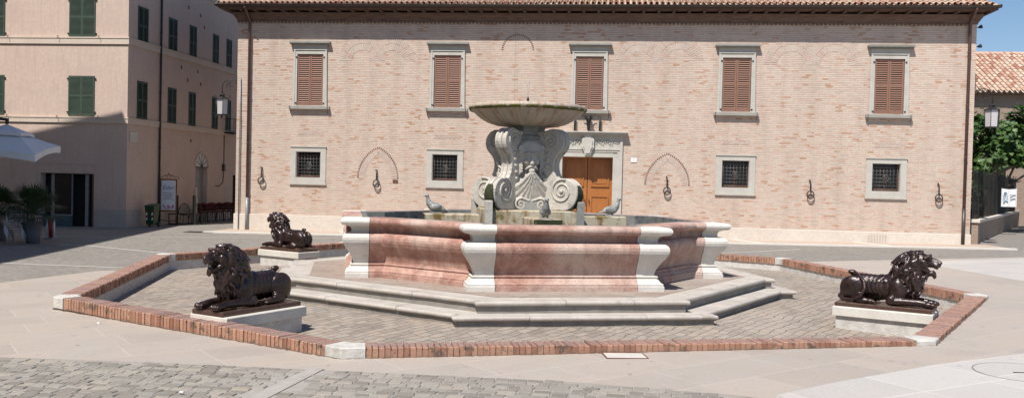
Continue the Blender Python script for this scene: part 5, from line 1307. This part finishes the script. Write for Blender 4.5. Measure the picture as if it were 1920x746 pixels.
# local x along the wall, y left; the street side is -y
gz = .15; mb = MB(); mb.box(.34, WL, 0, .35, -.4, .98); mb.build('wall', 'low_wall_brick', lw)
mb = MB(); mb.box(.36, WL, -.05, .40, .982, 1.09); mb.build('coping', 'plinth_render', lw)
mb = MB(); mb.box(-.06, .34, -.06, .75, -.4, 1.0); mb.build('pier', 'low_wall_brick', lw); mb = MB(); mb.bbox(-.12, .40, -.12, .85, 1.002, 1.12, .015); mb.build('pier_cap', 'plinth_render', lw)
mb = MB(); mb.box(-.075, -.0605, .18, .5, .40, .66); mb.build('meter_box', 'grey_pipe', lw)
rl = thing('iron_railing', 'dark iron railing screen on top of the low garden wall at the right', 'railing', (WP[0][0], WP[0][1], 1.09), math.atan2(d0.y, d0.x))
nb = int(WL / .6); mb = MB()
for i in range(int(30 / .17)): mb.tube([(.1 + i * .17, .17, 0), (.1 + i * .17, .17, 1.85)], .007, 4)
mb.build('bars', 'iron', rl); mb = MB()
for k in range(15): mb.tube([(.1, .18, .12 + k * .125), (WL, .18, .12 + k * .125)], .007, 4)
mb.build('rails', 'iron', rl)
for i in range(0, 15): mb = MB(); mb.box(.08 + i * 2.0, .12 + i * 2.0, .155, .195, 0, 2.0); mb.build('post', 'iron', rl)
# banner on the railing
s0 = 8.9; t = thing('white_banner', 'small white banner with a dark arch emblem tied to the iron railing', 'banner', (WP[0][0] + d0.x * s0 + .12, WP[0][1] + d0.y * s0 - .1, 1.50), math.atan2(d0.y, d0.x) - 1.05)
t.scale = (.40, 1, 1)
mb = MB(); n = 10; vs = []
for i in range(n + 1):
    x = 1.75 * i / n
    for z in (0, .85): vs.append((x, .10 + .02 * math.sin(i * 1.3), z - .04 * math.sin(PI * i / n) * (z > 0)))
mb.add(vs, [(2 * i, 2 * i + 2, 2 * i + 3, 2 * i + 1) for i in range(n)]); bn = mb.build('cloth', 'white_sign', t)
mb = MB()
for off_ in (.0, .14): mb.tube([(.35 + off_ + .16 * math.cos(a), .07, .22 + .45 * math.sin(a)) for a in [PI * k / 10 for k in range(11)]], .02, 5)
mb.tube([(.25, .07, .18), (.45, .07, .28), (.72, .07, .2)], .02, 5); mb.build('emblem', 'sign_blue', bn)
mb = MB()
for k in range(2): mb.box(.95, 1.55, .06, .075, .36 + k * .16, .40 + k * .16)
mb.build('printed_lines', 'grey_pipe', bn)
# far tiled building
fb = thing('tiled_house', 'low house with a weathered terracotta tile roof behind the fig tree at the right', 'building', (34, 51.3, 0), -.12)
mb = MB(); mb.box(-12, 22, 0, 10, -.5, 7.93); mb.build('wall', 'low_wall_brick', fb)
mb = MB(); mb.box(-12.4, 22.4, -.45, 10.4, 7.932, 8.03); mb.build('eave', 'dark_brick', fb)
mb = MB(); tiles(mb, -11.5, 9.5, -.52, 8.03, R(28), 15, .30, .44, 5, .115); mb.build('roof_tiles', 'roof_tile', fb)
mb = MB(); mb.add([(-12.3, -.5, 8.02), (22.3, -.5, 8.02), (22.3, 5.3, 8.02 + 5.8 * math.tan(R(28))), (-12.3, 5.3, 8.02 + 5.8 * math.tan(R(28))), (22.3, 10.6, 8.02), (-12.3, 10.6, 8.02)], [(0, 1, 2, 3), (3, 2, 4, 5)]); mb.build('roof', 'roof_tile', fb)
zr = 8.03 + 5.8 * math.tan(R(28)); mb = MB()
for i in range(80): mb.tube([(-11.5 + i * .25, 5.3, zr + .02), (-11.5 + i * .25 + .3, 5.3, zr + .03)], [.12, .10], 8)
mb.build('ridge_tiles', 'roof_tile', fb)
# fig tree and hedge plants behind the railing
def leaf_pts(c, nrm, s_, rn):
    n = nrm.normalized(); a = n.cross(Vector((rn.uniform(-1, 1), rn.uniform(-1, 1), rn.uniform(-1, 1))))
    if a.length < .05: a = n.cross(Vector((1, 0, 0)))
    a.normalize(); b = n.cross(a)
    pr = [(0, -.5), (.30, -.32), (.55, .05), (.28, .06), (.32, .42), (.12, .28), (0, .62), (-.12, .28), (-.32, .42), (-.28, .06), (-.55, .05), (-.30, -.32)]
    return [tuple(c + a * x * s_ + b * y * s_ - n * (abs(x) * .25) * s_) for x, y in pr]
def tree(name, label, x, y, trunk_h, blobs, nleaf, ls, seed, lim=True, group=None):
    rn = random.Random(seed); t = thing(name, label, 'tree', gp(x, y), 0, group)
    mb = MB(); mb.tube([(0, 0, -.1), (.03, 0, trunk_h * .5), (-.03, .02, trunk_h)], [.16, .12, .10], 10)
    for (bx, by, bz, br) in blobs: mb.tube([(-.03, .02, trunk_h * .9), (bx * .5, by * .5, (trunk_h + bz) / 2), (bx, by, bz)], [.07, .05, .02], 6)
    mb.build('trunk', 'bark', t); mb = MB(); tot = sum(b[3] ** 2 for b in blobs)
    for (bx, by, bz, br) in blobs:
        k = int(nleaf * br ** 2 / tot)
        cl = [Vector((rn.gauss(0, 1), rn.gauss(0, 1), rn.gauss(0, .8))).normalized() * rn.uniform(.55, 1.0) * br for _ in range(max(6, int(br * 16)))]
        for i in range(k):
            q = cl[i % len(cl)] + Vector((rn.gauss(0, .16), rn.gauss(0, .16), rn.gauss(0, .13))); o = Vector((bx, by, bz)) + q
            nn = (q.normalized() * .7 + Vector((rn.uniform(-.5, .5), rn.uniform(-.5, .5), .7 + rn.uniform(-.4, .4))))
            if lim and (o.x + x - WP[0][0]) * n0.x + (o.y + y - WP[0][1]) * n0.y > -.45 and o.z < 3.35: continue
            mb.add(leaf_pts(o, nn, ls * rn.uniform(.7, 1.25), rn), [tuple(range(12))])
    mb.build('crown', 'fig_leaf', t); return t
tree('fig_tree', 'dense broad leaved fig tree behind the railing, below the tiled roof', 22.7, 42.3, 2.6, [(-1.6, 0, 4.1, 1.15), (-.5, .2, 4.8, 1.2), (.9, 0, 5.1, 1.25), (1.8, .4, 4.3, 1.2), (.4, -.3, 3.6, 1.2), (-1.3, .2, 3.2, .9), (2.9, .8, 4.8, 1.3), (1.9, .4, 3.4, 1.0), (3.9, 1.8, 3.9, 1.3)], 8500, .24, 3)
tree('fig_tree', 'smaller leafy shrub filling the gap low behind the left part of the railing', 20.7, 39.3, 1.0, [(-.6, 0, 1.5, .8), (.2, .1, 1.9, .85), (.9, .2, 1.3, .8), (-.3, .1, 2.5, .7), (-1.0, -.1, 2.3, .6)], 2600, .2, 5)
tree('fig_tree', 'rounder leafy tree at the right edge of the picture behind the banner', 26.7, 47.4, 2.4, [(0, 0, 3.8, 1.4), (1.2, .3, 4.4, 1.4), (-1.2, .2, 3.1, 1.1), (.8, -.2, 2.6, 1.2), (2.3, .4, 3.4, 1.3)], 4500, .25, 6)

# ------------------------------------------------------------------ covers and litter on the ground
t = thing('manhole_cover', 'round paved manhole cover set in the pale slabs at the lower right', 'manhole cover', gp(5.72, 9.62), 0)
mb = MB(); sl_ = math.atan(.009)
mb.lathe([(.522, .008), (.522, .0135), (.512, .0135), (.512, .008)], 48); o = mb.build('rim', 'step_riser', t); o.rotation_euler = (0, -.009, 0); o.location = (0, 0, .002)
mb = MB(); mb.lathe([(.508, .0115), (0, .0115)], 48); o = mb.build('cover', 'white_slab', t); o.rotation_euler = (0, -.009, 0); o.location = (0, 0, .002)
mb = MB(); mb.box(-.02, .10, -.015, .01, .012, .016); o = mb.build('lifting_slot', 'iron', t); o.location = (-.12, -.02, .002)
t = thing('inspection_cover', 'rectangular stone inspection cover with dark metal frame against the front kerb', 'manhole cover', gp(1.375, 10.26), .08)
mb = MB()
for q in ((-.25, .25, -.165, -.148), (-.25, .25, .148, .165), (-.25, -.235, -.148, .148), (.235, .25, -.148, .148)): mb.box(*q, .006, .014)
mb.build('frame', 'rust_brown', t); mb = MB(); mb.box(-.234, .234, -.147, .147, .006, .012); mb.build('cover', 'pale_strip', t)
t = thing('drain_grate', 'dark iron drain grate in the setts between the two buildings', 'drain', gp(-11.9, 33.4), -.1)
mb = MB()
for k in range(9): mb.box(-.55 + k * .13, -.47 + k * .13, -.22, .22, .004, .014)
mb.box(-.58, .62, -.25, -.22, .004, .016); mb.box(-.58, .62, .22, .25, .004, .016); mb.build('grate', 'iron', t)
for j, (x, y, lb) in enumerate(((-5.66, 12.0, 'small crumpled white scrap of paper on the slabs beside the left kerb'), (-3.02, 8.05, 'small crumpled white scrap of paper on the front cobbles'))):
    mb = MB(); rn = random.Random(j); mb.ball((0, 0, .012), (.026, .02, .012), 2); mb.v = [(a + rn.uniform(-.006, .006), b + rn.uniform(-.006, .006), c + rn.uniform(-.004, .006)) for a, b, c in mb.v]
    o = mb.build('paper_scrap', 'white_plastic', None, (x, y, g(x, y) + (.0 if j == 0 else .025))); tag(o, lb, 'litter')
